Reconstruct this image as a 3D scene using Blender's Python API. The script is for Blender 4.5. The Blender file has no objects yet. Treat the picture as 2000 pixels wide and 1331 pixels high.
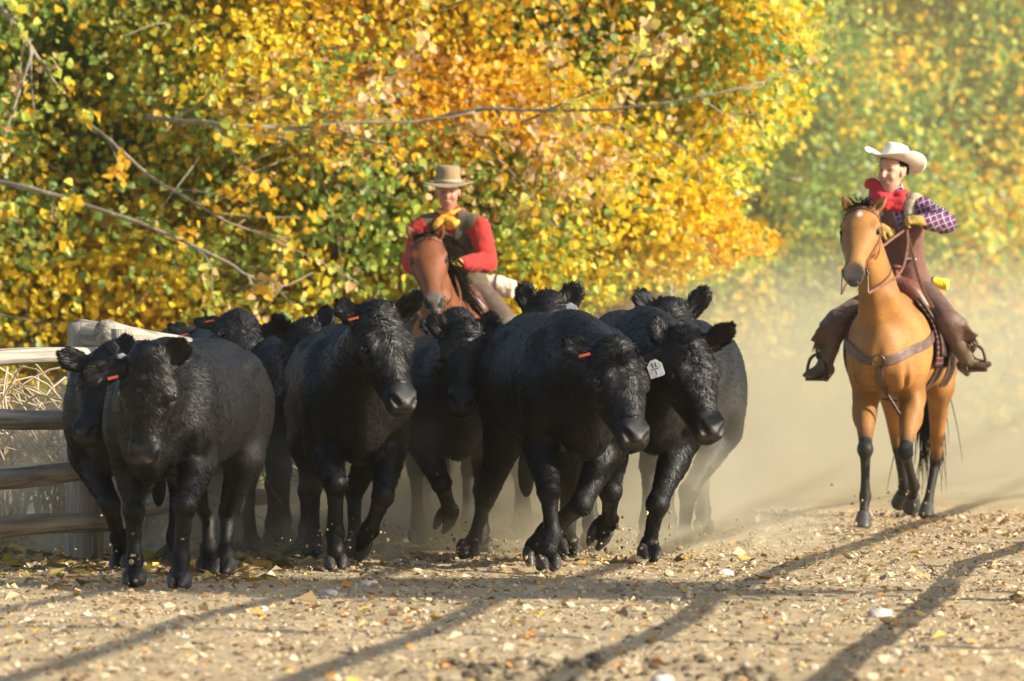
import bpy, math, random
import numpy as np
from mathutils import Vector, Matrix, noise as mnoise
from mathutils.bvhtree import BVHTree
rad = math.radians
rng = np.random.default_rng(7)
random.seed(7)
SC = bpy.context.scene
COL = SC.collection
# ------------------------------------------------------------------ camera
FX = 2000 * 200 / 36.0        # focal length in photograph pixels (200 mm lens)
CH = 1.35                     # camera height
HY = 625.0                    # horizon row of the photograph
cam_d = bpy.data.cameras.new('camera'); cam = bpy.data.objects.new('camera', cam_d); COL.objects.link(cam)
cam.location = (0, 0, CH); cam.rotation_euler = (rad(90), 0, 0)
cam_d.lens = 200; cam_d.sensor_width = 36; cam_d.shift_y = -(665.5 - HY) / 2000.0
cam_d.clip_end = 3000; cam_d.clip_start = 0.5
cam_d.dof.use_dof = True; cam_d.dof.focus_distance = 31.2; cam_d.dof.aperture_fstop = 3.7
SC.camera = cam
# ------------------------------------------------------------------ light
SUN_EL = rad(25); SUN_AZ = rad(68)      # azimuth measured from straight behind the camera towards the right
sd = Vector((math.sin(SUN_AZ) * math.cos(SUN_EL), -math.cos(SUN_AZ) * math.cos(SUN_EL), math.sin(SUN_EL)))
sun_l = bpy.data.lights.new('sun', 'SUN'); sun = bpy.data.objects.new('sun', sun_l); COL.objects.link(sun)
sun_l.energy = 4.9; sun_l.angle = rad(0.53); sun_l.color = (1.0, 0.92, 0.77)
sun.rotation_euler = sd.to_track_quat('Z', 'Y').to_euler(); sun.location = (20, -10, 20)
W = bpy.data.worlds.new('World'); SC.world = W; W.use_nodes = True
wn = W.node_tree; bg = wn.nodes['Background']
sky = wn.nodes.new('ShaderNodeTexSky'); sky.sky_type = 'NISHITA'; sky.sun_disc = False
sky.sun_elevation = SUN_EL; sky.sun_rotation = math.atan2(sd.x, sd.y)
sky.dust_density = 2.0
wn.links.new(sky.outputs[0], bg.inputs[0]); bg.inputs[1].default_value = 0.11
SC.view_settings.view_transform = 'Standard'; SC.view_settings.look = 'None'
SC.view_settings.exposure = 0.8; SC.view_settings.gamma = 1
SC.cycles.use_denoising = True
SC.cycles.volume_bounces = 1; SC.cycles.max_bounces = 8; SC.cycles.transparent_max_bounces = 16
SC.cycles.volume_max_steps = 256

def P(px, py, Y):
    """photograph pixel at depth Y -> world point"""
    return Vector(((px - 1000) * Y / FX, Y, CH - (py - HY) * Y / FX))

# ------------------------------------------------------------------ tagging
def tag(o, label=None, cat=None, group=None, kind=None):
    if label: o['label'] = label
    if cat: o['category'] = cat
    if group: o['group'] = group
    if kind: o['kind'] = kind
    return o
def empty(name, M=None, label=None, cat=None, group=None):
    o = bpy.data.objects.new(name, None); COL.objects.link(o); o.empty_display_size = 0.2
    if M is not None: o.matrix_world = M
    return tag(o, label, cat, group)
def link_mesh(name, me, parent=None, mat=None):
    o = bpy.data.objects.new(name, me); COL.objects.link(o)
    if parent is not None: o.parent = parent
    if mat is not None:
        me.materials.clear(); me.materials.append(mat)
    return o
def np_mesh(name, V, polys, smooth=True, attrs=None):
    """V (n,3); polys: list of (m,k) int arrays"""
    me = bpy.data.meshes.new(name)
    V = np.asarray(V, np.float32); polys = [np.asarray(p, np.int32) for p in polys if len(p)]
    me.vertices.add(len(V)); me.vertices.foreach_set('co', V.ravel())
    tot = sum(p.size for p in polys); npoly = sum(len(p) for p in polys)
    me.loops.add(tot); me.polygons.add(npoly)
    me.loops.foreach_set('vertex_index', np.concatenate([p.ravel() for p in polys]))
    st = []; c = 0
    for p in polys:
        st.append(c + np.arange(len(p)) * p.shape[1]); c += p.size
    me.polygons.foreach_set('loop_start', np.concatenate(st).astype(np.int32))
    me.polygons.foreach_set('use_smooth', np.full(npoly, smooth))
    if attrs:
        for k, a in attrs.items():
            a = np.asarray(a, np.float32)
            if a.ndim == 1: at = me.attributes.new(k, 'FLOAT', 'POINT'); at.data.foreach_set('value', a)
            elif a.shape[1] == 3: at = me.attributes.new(k, 'FLOAT_VECTOR', 'POINT'); at.data.foreach_set('vector', a.ravel())
            else: at = me.attributes.new(k, 'FLOAT_COLOR', 'POINT'); at.data.foreach_set('color', a.ravel())
    me.update(calc_edges=True); me.validate()
    return me

# ------------------------------------------------------------------ materials
def lin(c):
    return tuple((x / 255 / 12.92 if x / 255 <= .04045 else ((x / 255 + .055) / 1.055) ** 2.4) for x in c) + (1,)
class Mat:
    def __init__(s, name, color=(.5, .5, .5, 1), rough=.6, **kw):
        s.m = bpy.data.materials.new(name); s.m.use_nodes = True; s.t = s.m.node_tree
        s.b = s.t.nodes['Principled BSDF']
        if len(color) == 3: color = tuple(color) + (1,)
        s.b.inputs['Base Color'].default_value = color; s.b.inputs['Roughness'].default_value = rough
        for k, v in kw.items():
            s.b.inputs[k.replace('_', ' ')].default_value = v
    def n(s, typ, **kw):
        nd = s.t.nodes.new(typ)
        for k, v in kw.items():
            if k.startswith('i_'): nd.inputs[k[2:].replace('_', ' ')].default_value = v
            else: setattr(nd, k, v)
        return nd
    def l(s, a, b): s.t.links.new(a, b)
    def attr(s, name):
        return s.n('ShaderNodeAttribute', attribute_name=name)
    def noise(s, scale, detail=4, rough=.55, co='Object', stretch=None, dist=0):
        tc = s.n('ShaderNodeTexCoord'); n = s.n('ShaderNodeTexNoise', i_Scale=scale, i_Detail=detail, i_Roughness=rough, i_Distortion=dist)
        src = tc.outputs[co]
        if stretch:
            mp = s.n('ShaderNodeMapping'); mp.inputs['Scale'].default_value = stretch
            s.l(src, mp.inputs[0]); src = mp.outputs[0]
        s.l(src, n.inputs['Vector']); return n
    def ramp(s, src, stops, interp='LINEAR'):
        r = s.n('ShaderNodeValToRGB'); r.color_ramp.interpolation = interp
        el = r.color_ramp.elements
        while len(el) < len(stops): el.new(.5)
        for e, (p, c) in zip(el, stops):
            e.position = p; e.color = c if len(c) == 4 else tuple(c) + (1,)
        s.l(src, r.inputs[0]); return r
    def mix(s, fac, a, b, mode='MIX'):
        m = s.n('ShaderNodeMix', data_type='RGBA', blend_type=mode)
        if hasattr(fac, 'links'): s.l(fac, m.inputs[0])
        else: m.inputs[0].default_value = fac
        for x, i in ((a, 6), (b, 7)):
            if hasattr(x, 'links'): s.l(x, m.inputs[i])
            else: m.inputs[i].default_value = x if len(x) == 4 else tuple(x) + (1,)
        return m.outputs[2]
    def base(s, o): s.l(o, s.b.inputs['Base Color'])
    def bump(s, h, strength=.3, dist=.01, prev=None):
        b = s.n('ShaderNodeBump', i_Strength=strength, i_Distance=dist); s.l(h, b.inputs['Height'])
        if prev is not None: s.l(prev.outputs[0], b.inputs['Normal'])
        s.l(b.outputs[0], s.b.inputs['Normal']); return b

# ------------------------------------------------------------------ implicit modelling
def catmull(A, sub):
    A = np.asarray(A, float); n = len(A)
    if n < 3 or sub < 2: return A
    out = []
    for i in range(n - 1):
        p0 = A[max(i - 1, 0)]; p1 = A[i]; p2 = A[i + 1]; p3 = A[min(i + 2, n - 1)]
        if i == 0: p0 = 2 * p1 - p2
        if i == n - 2: p3 = 2 * p2 - p1
        for k in range(sub):
            t = k / sub
            out.append(.5 * ((2 * p1) + (-p0 + p2) * t + (2 * p0 - 5 * p1 + 4 * p2 - p3) * t * t + (-p0 + 3 * p1 - 3 * p2 + p3) * t ** 3))
    out.append(A[-1]); return np.array(out)
def unit(v):
    v = np.asarray(v, float); return v / max(np.linalg.norm(v), 1e-9)
class SDF:
    def __init__(s, lo, hi, h):
        s.lo = np.asarray(lo, np.float32); s.h = h
        s.n = np.maximum(((np.asarray(hi) - s.lo) / h).astype(int) + 1, 3)
        s.g = np.full(s.n, 1.0, np.float32)
    def reg(s, lo, hi):
        a = np.clip(((lo - s.lo) / s.h).astype(int), 0, s.n - 1); b = np.clip(((hi - s.lo) / s.h).astype(int) + 2, 1, s.n)
        if np.any(b <= a): return None
        sl = tuple(slice(a[i], b[i]) for i in range(3))
        ax = [s.lo[i] + s.h * np.arange(a[i], b[i], dtype=np.float32) for i in range(3)]
        return sl, ax
    def tube(s, pts, a, b=None, side=(0, 1, 0), k=.03, sub=4, neg=False, cap=1.0):
        """smooth tube with elliptical sections: a along side, b across it"""
        pts = np.asarray([tuple(p) for p in pts], float); n = len(pts)
        a = np.full(n, a, float) if np.isscalar(a) else np.asarray(a, float)
        b = a.copy() if b is None else (np.full(n, b, float) if np.isscalar(b) else np.asarray(b, float))
        Q = catmull(np.c_[pts, a, b], sub if n > 2 else 1)
        if n == 2: Q = np.c_[pts, a, b]
        Q[:, 3:] = np.maximum(Q[:, 3:], .003)
        mr = Q[:, 3:].max() + k + 2 * s.h
        r = s.reg(Q[:, :3].min(0) - mr, Q[:, :3].max(0) + mr)
        if r is None: return
        sl0, ax0 = r
        out = np.full([len(x) for x in ax0], 9.0, np.float32)
        off = np.array([sl.start for sl in sl0])
        for i in range(len(Q) - 1):
            p, q = Q[i, :3], Q[i + 1, :3]; m = max(Q[i, 3:].max(), Q[i + 1, 3:].max()) + k + 2 * s.h
            rr = s.reg(np.minimum(p, q) - m, np.maximum(p, q) + m)
            if rr is None: continue
            sl, ax = rr
            X = ax[0][:, None, None]; Y = ax[1][None, :, None]; Z = ax[2][None, None, :]
            d = q - p; L = np.linalg.norm(d)
            if L < 1e-6: d = np.array([1e-6, 0, 0]); L = 1e-6
            t = d / L
            sv = np.asarray(side, float); sv = sv - t * np.dot(sv, t)
            if np.linalg.norm(sv) < 1e-3: sv = np.cross(t, [0, 0, 1.]) if abs(t[2]) < .9 else np.cross(t, [1., 0, 0])
            sv = unit(sv); uv = np.cross(t, sv)
            x = X - np.float32(p[0]); y = Y - np.float32(p[1]); z = Z - np.float32(p[2])
            f = lambda w: (x * np.float32(w[0]) + y * np.float32(w[1]) + z * np.float32(w[2]))
            h_ = f(t); u_ = np.clip(h_ / L, 0, 1)
            aa = Q[i, 3] + (Q[i + 1, 3] - Q[i, 3]) * u_; bb = Q[i, 4] + (Q[i + 1, 4] - Q[i, 4]) * u_
            mm = np.minimum(aa, bb) * cap
            ht = h_ - u_ * L; hs = f(sv); hu = f(uv)
            k0 = np.sqrt((hs / aa) ** 2 + (hu / bb) ** 2 + (ht / mm) ** 2)
            k1 = np.sqrt((hs / aa ** 2) ** 2 + (hu / bb ** 2) ** 2 + (ht / mm ** 2) ** 2) + 1e-6
            D = (k0 * (k0 - 1) / k1).astype(np.float32)
            D = np.where(k0 < .02, -np.minimum(aa, bb), D)
            ls = tuple(slice(sl[j].start - off[j], sl[j].stop - off[j]) for j in range(3))
            out[ls] = np.minimum(out[ls], D)
        s._merge(sl0, out, k, neg)
    def _merge(s, sl, D, k, neg):
        G = s.g[sl]
        if neg: G = -G
        kk = max(k, 1e-4)
        h = np.maximum(kk - np.abs(G - D), 0) / kk
        R = np.minimum(G, D) - h * h * kk * .25 if not neg else np.minimum(G, 9) * 0
        if neg:
            # smooth max(g, -D) = -smin(-g, D)
            R = -(np.minimum(G, D) - h * h * kk * .25)
        s.g[sl] = R
    def ell(s, c, r, ax=None, k=.03, neg=False):
        """ellipsoid, ax = 3 unit axes rows"""
        c = np.asarray(tuple(c), float); r = np.asarray(r, float) if not np.isscalar(r) else np.full(3, r, float)
        A = np.eye(3) if ax is None else np.asarray([tuple(v) for v in ax], float)
        m = r.max() + k + 2 * s.h
        rr = s.reg(c - m, c + m)
        if rr is None: return
        sl, axs = rr
        x = axs[0][:, None, None] - c[0]; y = axs[1][None, :, None] - c[1]; z = axs[2][None, None, :] - c[2]
        w = [(x * A[i, 0] + y * A[i, 1] + z * A[i, 2]) for i in range(3)]
        k0 = np.sqrt(sum((w[i] / r[i]) ** 2 for i in range(3))); k1 = np.sqrt(sum((w[i] / r[i] ** 2) ** 2 for i in range(3))) + 1e-6
        s._merge(sl, np.where(k0 < .05, -r.min(), k0 * (k0 - 1) / k1).astype(np.float32), k, neg)
    def noise(s, amp, freq, seed=0):
        g = np.argwhere(np.abs(s.g) < 4 * amp + 2 * s.h)
        p = s.lo + g * s.h
        s.g[g[:, 0], g[:, 1], g[:, 2]] += amp * (2 * vnoise(p * freq + seed * 17.3) - 1)
    def mesh(s, level=0.0):
        g = s.g - level
        g[0], g[-1] = 1, 1; g[:, 0], g[:, -1] = 1, 1; g[:, :, 0], g[:, :, -1] = 1, 1
        ins = g < 0
        c = ins[:-1, :-1, :-1].astype(np.int8)
        for dx in (0, 1):
            for dy in (0, 1):
                for dz in (0, 1):
                    if dx + dy + dz: c += ins[dx:g.shape[0] - 1 + dx, dy:g.shape[1] - 1 + dy, dz:g.shape[2] - 1 + dz]
        act = np.argwhere((c > 0) & (c < 8)); N = len(act)
        idx = np.full(c.shape, -1, np.int32); idx[act[:, 0], act[:, 1], act[:, 2]] = np.arange(N)
        off = np.array([[i, j, k] for i in (0, 1) for j in (0, 1) for k in (0, 1)])
        cv = np.stack([g[act[:, 0] + o[0], act[:, 1] + o[1], act[:, 2] + o[2]] for o in off], 1)
        acc = np.zeros((N, 3)); cnt = np.zeros(N)
        for i in range(8):
            for j in range(i + 1, 8):
                if np.abs(off[i] - off[j]).sum() != 1: continue
                A, B = cv[:, i], cv[:, j]; m = (A < 0) != (B < 0)
                t = np.where(m, A / np.where(m, A - B, 1), 0)
                acc += np.where(m[:, None], off[i] + (off[j] - off[i]) * t[:, None], 0); cnt += m
        V = s.lo + s.h * (act + acc / np.maximum(cnt, 1)[:, None])
        F = []
        for ax in range(3):
            o = [0, 0, 0]; o[ax] = 1
            A = ins[:g.shape[0] - o[0], :g.shape[1] - o[1], :g.shape[2] - o[2]]; B = ins[o[0]:, o[1]:, o[2]:]
            e = np.argwhere(A != B)
            b1, b2 = [(1, 2), (2, 0), (0, 1)][ax]
            e = e[(e[:, b1] > 0) & (e[:, b2] > 0)]
            fl = A[e[:, 0], e[:, 1], e[:, 2]]
            def at(d1, d2):
                q = e.copy(); q[:, b1] -= d1; q[:, b2] -= d2; return idx[q[:, 0], q[:, 1], q[:, 2]]
            q = np.stack([at(1, 1), at(0, 1), at(0, 0), at(1, 0)], 1)
            q[~fl] = q[~fl][:, ::-1]
            q = q[(q >= 0).all(1)]
            F.append(q)
        F = np.concatenate(F)
        return V, F
def vnoise(p):
    """smooth value noise 0..1, vectorised"""
    p = np.asarray(p, float); i = np.floor(p).astype(np.int64); f = p - i; f = f * f * (3 - 2 * f)
    def hsh(a, b, c):
        h = (a * 374761393 + b * 668265263 + c * 2147483647 + 1013904223) & 0xFFFFFFFF
        h = ((h ^ (h >> 13)) * 1274126177) & 0xFFFFFFFF
        h = (h ^ (h >> 16)) & 0xFFFFFFFF
        return h / 4294967295.0
    r = 0
    for dx in (0, 1):
        for dy in (0, 1):
            for dz in (0, 1):
                w = (f[..., 0] if dx else 1 - f[..., 0]) * (f[..., 1] if dy else 1 - f[..., 1]) * (f[..., 2] if dz else 1 - f[..., 2])
                r = r + w * hsh(i[..., 0] + dx, i[..., 1] + dy, i[..., 2] + dz)
    return r
def fbm(p, o=3):
    s = 0; a = .5; t = 0
    for k in range(o): s = s + a * vnoise(np.asarray(p) * 2 ** k + 11.7 * k); t += a; a *= .5
    return s / t
def vnormals(V, F):
    n = np.cross(V[F[:, 1]] - V[F[:, 0]], V[F[:, 2]] - V[F[:, 0]])
    N = np.zeros_like(V)
    for k in range(F.shape[1]): np.add.at(N, F[:, k], n)
    return N / np.maximum(np.linalg.norm(N, axis=1, keepdims=True), 1e-9)
def relax(V, F, it=2, lam=.5):
    E = np.concatenate([F[:, [0, 1]], F[:, [1, 2]], F[:, [2, 3]], F[:, [3, 0]]])
    deg = np.bincount(E.ravel(), minlength=len(V)).astype(float)[:, None]
    for _ in range(it):
        S = np.zeros_like(V)
        for k in range(3):
            S[:, k] = np.bincount(E[:, 0], V[E[:, 1], k], len(V)) + np.bincount(E[:, 1], V[E[:, 0], k], len(V))
        V = V + lam * (S / np.maximum(deg, 1) - V)
    return V
def tube_mesh(paths, seg=6):
    """list of (pts, radii) -> V, F of round tubes"""
    VV, FF = [], []; c = 0
    for pts, rr in paths:
        pts = np.asarray([tuple(p) for p in pts], float); n = len(pts)
        rr = np.full(n, rr) if np.isscalar(rr) else np.asarray(rr)
        T = np.gradient(pts, axis=0); T /= np.maximum(np.linalg.norm(T, axis=1, keepdims=True), 1e-9)
        ref = np.array([0, 0, 1.]) if abs(T[:, 2]).mean() < .8 else np.array([1., 0, 0])
        S = np.cross(T, ref); S /= np.maximum(np.linalg.norm(S, axis=1, keepdims=True), 1e-9); U = np.cross(S, T)
        th = np.arange(seg) * 2 * np.pi / seg
        ring = pts[:, None] + rr[:, None, None] * (np.cos(th)[None, :, None] * S[:, None] + np.sin(th)[None, :, None] * U[:, None])
        VV.append(ring.reshape(-1, 3)); VV.append(pts[[0, -1]])
        i = np.arange(n - 1)[:, None] * seg; j = np.arange(seg)[None]; j2 = (j + 1) % seg
        q = np.stack([i + j, i + j2, i + seg + j2, i + seg + j], -1).reshape(-1, 4) + c
        FF.append(q)
        a0 = c + n * seg; jj = np.arange(0, seg, 2)
        for (base, cen, fl) in ((c, a0, 0), (c + (n - 1) * seg, a0 + 1, 1)):
            qq = np.stack([np.full(len(jj), cen), base + (jj + 2) % seg, base + (jj + 1) % seg, base + jj], -1)
            FF.append(qq[:, ::-1] if fl else qq)
        c += n * seg + 2
    return np.concatenate(VV), np.concatenate(FF)
# ------------------------------------------------------------------ coats
def coat_material(name, rough=.5, wet=True, sheen=.0, fur_bump=.5):
    m = Mat(name, rough=rough)
    a = m.attr('tint'); n = m.noise(75, 4, .7, stretch=(.35, 1, 1)); n2 = m.noise(5, 3)
    v = m.ramp(n2.outputs[0], [(.3, (.75, .75, .75)), (.7, (1.2, 1.2, 1.2))])
    c = m.mix(1, a.outputs['Color'], v.outputs[0], 'MULTIPLY')
    v2 = m.ramp(n.outputs[0], [(.3, (.85, .85, .85)), (.7, (1.15, 1.15, 1.15))])
    m.base(m.mix(1, c, v2.outputs[0], 'MULTIPLY'))
    mr = m.n('ShaderNodeMapRange'); m.l(a.outputs['Alpha'], mr.inputs[0]); mr.inputs[3].default_value = rough; mr.inputs[4].default_value = .5
    m.l(mr.outputs[0], m.b.inputs['Roughness'])
    m.bump(n.outputs[0], fur_bump, .006)
    m.b.inputs['Sheen Weight'].default_value = sheen
    m.b.inputs['Sheen Roughness'].default_value = .4
    m.b.inputs['Specular IOR Level'].default_value = .35
    return m.m
def hair_material(name, color=None, rough=.42, spec=.3):
    m = Mat(name, rough=rough)
    if color is None:
        m.base(m.attr('tint').outputs['Color'])
    else: m.b.inputs['Base Color'].default_value = color
    a = m.attr('nrm'); vt = m.n('ShaderNodeVectorTransform', vector_type='NORMAL', convert_from='OBJECT', convert_to='WORLD')
    m.l(a.outputs['Vector'], vt.inputs[0]); m.l(vt.outputs[0], m.b.inputs['Normal'])
    m.b.inputs['Specular IOR Level'].default_value = spec
    return m.m
M_COW = coat_material('black_coat', .6, fur_bump=.2)
M_FUR = hair_material('black_fur', None, .48, .36)
M_HOOF = Mat('hoof_horn', (.07, .065, .06), .45); _n = M_HOOF.noise(30, 4, .6, stretch=(1, 1, 4))
M_HOOF.base(M_HOOF.ramp(_n.outputs[0], [(.3, (.02, .018, .017)), (.7, (.075, .068, .06))]).outputs[0]); M_HOOF = M_HOOF.m
M_EYE = Mat('eye_gloss', (.006, .004, .003), .05).m
M_TAGRED = Mat('red_tag_plastic', (.62, .10, .04), .4).m
M_TAGWHITE = Mat('white_tag_plastic', (.75, .76, .76), .4); _n = M_TAGWHITE.noise(25, 4)
M_TAGWHITE.base(M_TAGWHITE.ramp(_n.outputs[0], [(.35, (.5, .5, .48)), (.6, (.78, .79, .8))]).outputs[0]); M_TAGWHITE = M_TAGWHITE.m
M_INK = Mat('black_ink', (.01, .01, .01), .5).m

def fur_mesh(V, F, N, n, length, flow, tint, seed=0, clump=lambda p: np.zeros(len(p)), width=.004, lift=.19, spread=.15, weight=None):
    r = np.random.default_rng(seed + 100)
    A = np.linalg.norm(np.cross(V[F[:, 2]] - V[F[:, 0]], V[F[:, 3]] - V[F[:, 1]]), axis=1) / 2
    cen = V[F].mean(1)
    w = A * (weight(cen) if weight else 1); w = w / w.sum()
    f = r.choice(len(F), n, p=w); q = F[f]
    u, v = r.random((n, 1)), r.random((n, 1))
    lp = lambda X: (X[q[:, 0]] * (1 - u) + X[q[:, 1]] * u) * (1 - v) + (X[q[:, 3]] * (1 - u) + X[q[:, 2]] * u) * v
    p = lp(V); nn = lp(N); nn /= np.maximum(np.linalg.norm(nn, axis=1, keepdims=True), 1e-6)
    L = length(p)[:, None] * r.uniform(.6, 1.25, (n, 1))
    fl = flow(p); fl = fl - nn * (fl * nn).sum(1, keepdims=True); fl /= np.maximum(np.linalg.norm(fl, axis=1, keepdims=True), .3)
    # clumps: shared random bend from low frequency noise
    cl = np.stack([vnoise(p * 38 + 5), vnoise(p * 38 + 55), vnoise(p * 38 + 155)], 1) - .5
    d = fl + nn * lift + cl * .75 + r.normal(0, spread, (n, 3)); d /= np.linalg.norm(d, axis=1, keepdims=True)
    sd_ = np.cross(d, nn + r.normal(0, .5, (n, 3))); sd_ /= np.maximum(np.linalg.norm(sd_, axis=1, keepdims=True), 1e-6)
    wv = sd_ * width * r.uniform(.6, 1.3, (n, 1))
    mid = p + d * L * .55; tip = p + (d * 1.0 + fl * .35 - np.array([0, 0, .12])) * L
    base = p - nn * .004
    VV = np.stack([base - wv, base + wv, mid + wv * .8, mid - wv * .8, tip], 1).reshape(-1, 3)
    i = np.arange(n)[:, None] * 5
    Q = np.concatenate([i, i + 1, i + 2, i + 3], 1); T = np.concatenate([i + 3, i + 2, i + 4], 1)
    nr = nn + d * .15 + cl * (.12 + .7 * clump(p))[:, None] + (np.stack([vnoise(p * 95 + 7), vnoise(p * 95 + 77), vnoise(p * 95 + 177)], 1) - .5) * .2 + r.normal(0, .13, (n, 3)); nr /= np.linalg.norm(nr, axis=1, keepdims=True)
    ti = tint(p) * (1 + (r.uniform(.3, 2.0, (n, 1)) - 1) * (.3 + .6 * clump(p))[:, None]); ti = np.c_[ti, np.ones(n)]
    return np_mesh('fur', VV, [Q, T], True, {'nrm': np.repeat(nr, 5, 0), 'tint': np.repeat(ti, 5, 0)})

def hoof_mesh(claw=True):
    s = SDF((-.12, -.09, -.01), (.14, .09, .12), .006)
    if claw:
        for y in (-.034, .034):
            s.tube([(-.04, y, .04), (-.01, y, .062), (.03, y, .045), (.08, y * .8, .014)], [.024, .030, .029, .016], [.032, .044, .036, .012], k=.006)
            s.tube([(-.05, y, .085), (-.065, y * 1.1, .075)], [.014, .012], k=.005)
    else:
        s.tube([(0, 0, .085), (.012, 0, .045), (.028, 0, .0)], [.043, .052, .062], [.045, .055, .066], k=.01, sub=3)
    # flat sole
    zz = s.lo[2] + s.h * np.arange(s.n[2]); s.g = np.maximum(s.g, (-(zz - .002))[None, None, :]).astype(np.float32)
    V, F = s.mesh(); V = relax(V, F, 2)
    return np_mesh('hoof', V, [F])
HOOF_CLAW = hoof_mesh(True); HOOF_CLAW.materials.append(M_HOOF)
HOOF_ROUND = hoof_mesh(False); HOOF_ROUND.materials.append(M_HOOF)
def ball_mesh(r, seg=14, rings=9):
    V = [(0, 0, r)]; F3 = []; F4 = []
    for i in range(1, rings):
        for j in range(seg):
            t = math.pi * i / rings; a = 2 * math.pi * j / seg
            V.append((r * math.sin(t) * math.cos(a), r * math.sin(t) * math.sin(a), r * math.cos(t)))
    V.append((0, 0, -r)); b = lambda i, j: 1 + (i - 1) * seg + j % seg
    for j in range(seg):
        F3.append((0, b(1, j), b(1, j + 1))); F3.append((len(V) - 1, b(rings - 1, j + 1), b(rings - 1, j)))
        for i in range(1, rings - 1): F4.append((b(i, j), b(i + 1, j), b(i + 1, j + 1), b(i, j + 1)))
    return np_mesh('ball', V, [np.array(F4), np.array(F3)])
EYE_COW = ball_mesh(.0245); EYE_COW.materials.append(M_EYE)

def slab(outline, thick, chamfer=0):
    """flat plate in local xy with thickness along z"""
    n = len(outline); V = [(x, y, -thick / 2) for x, y in outline] + [(x, y, thick / 2) for x, y in outline]
    F = [np.array([[i, (i + 1) % n, n + (i + 1) % n, n + i] for i in range(n)])]
    F.append(np.array([list(range(n))[::-1]])); F.append(np.array([list(range(n, 2 * n))]))
    return np_mesh('plate', V, F, False)
def frame_at(o, x, y):
    x = unit(x); z = unit(np.cross(x, y)); y = np.cross(z, x)
    M = Matrix.Identity(4)
    for i in range(3): M[i][0], M[i][1], M[i][2], M[i][3] = x[i], y[i], z[i], o[i]
    return M

def root_matrix(X, Y, yaw, scale):
    """local +x = heading; yaw 0 = straight at the camera, positive towards image right"""
    hx, hy = math.sin(rad(yaw)), -math.cos(rad(yaw))
    return Matrix.Translation((X, Y, 0)) @ Matrix.Rotation(math.atan2(hy, hx), 4, 'Z') @ Matrix.Scale(scale, 4)

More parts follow.
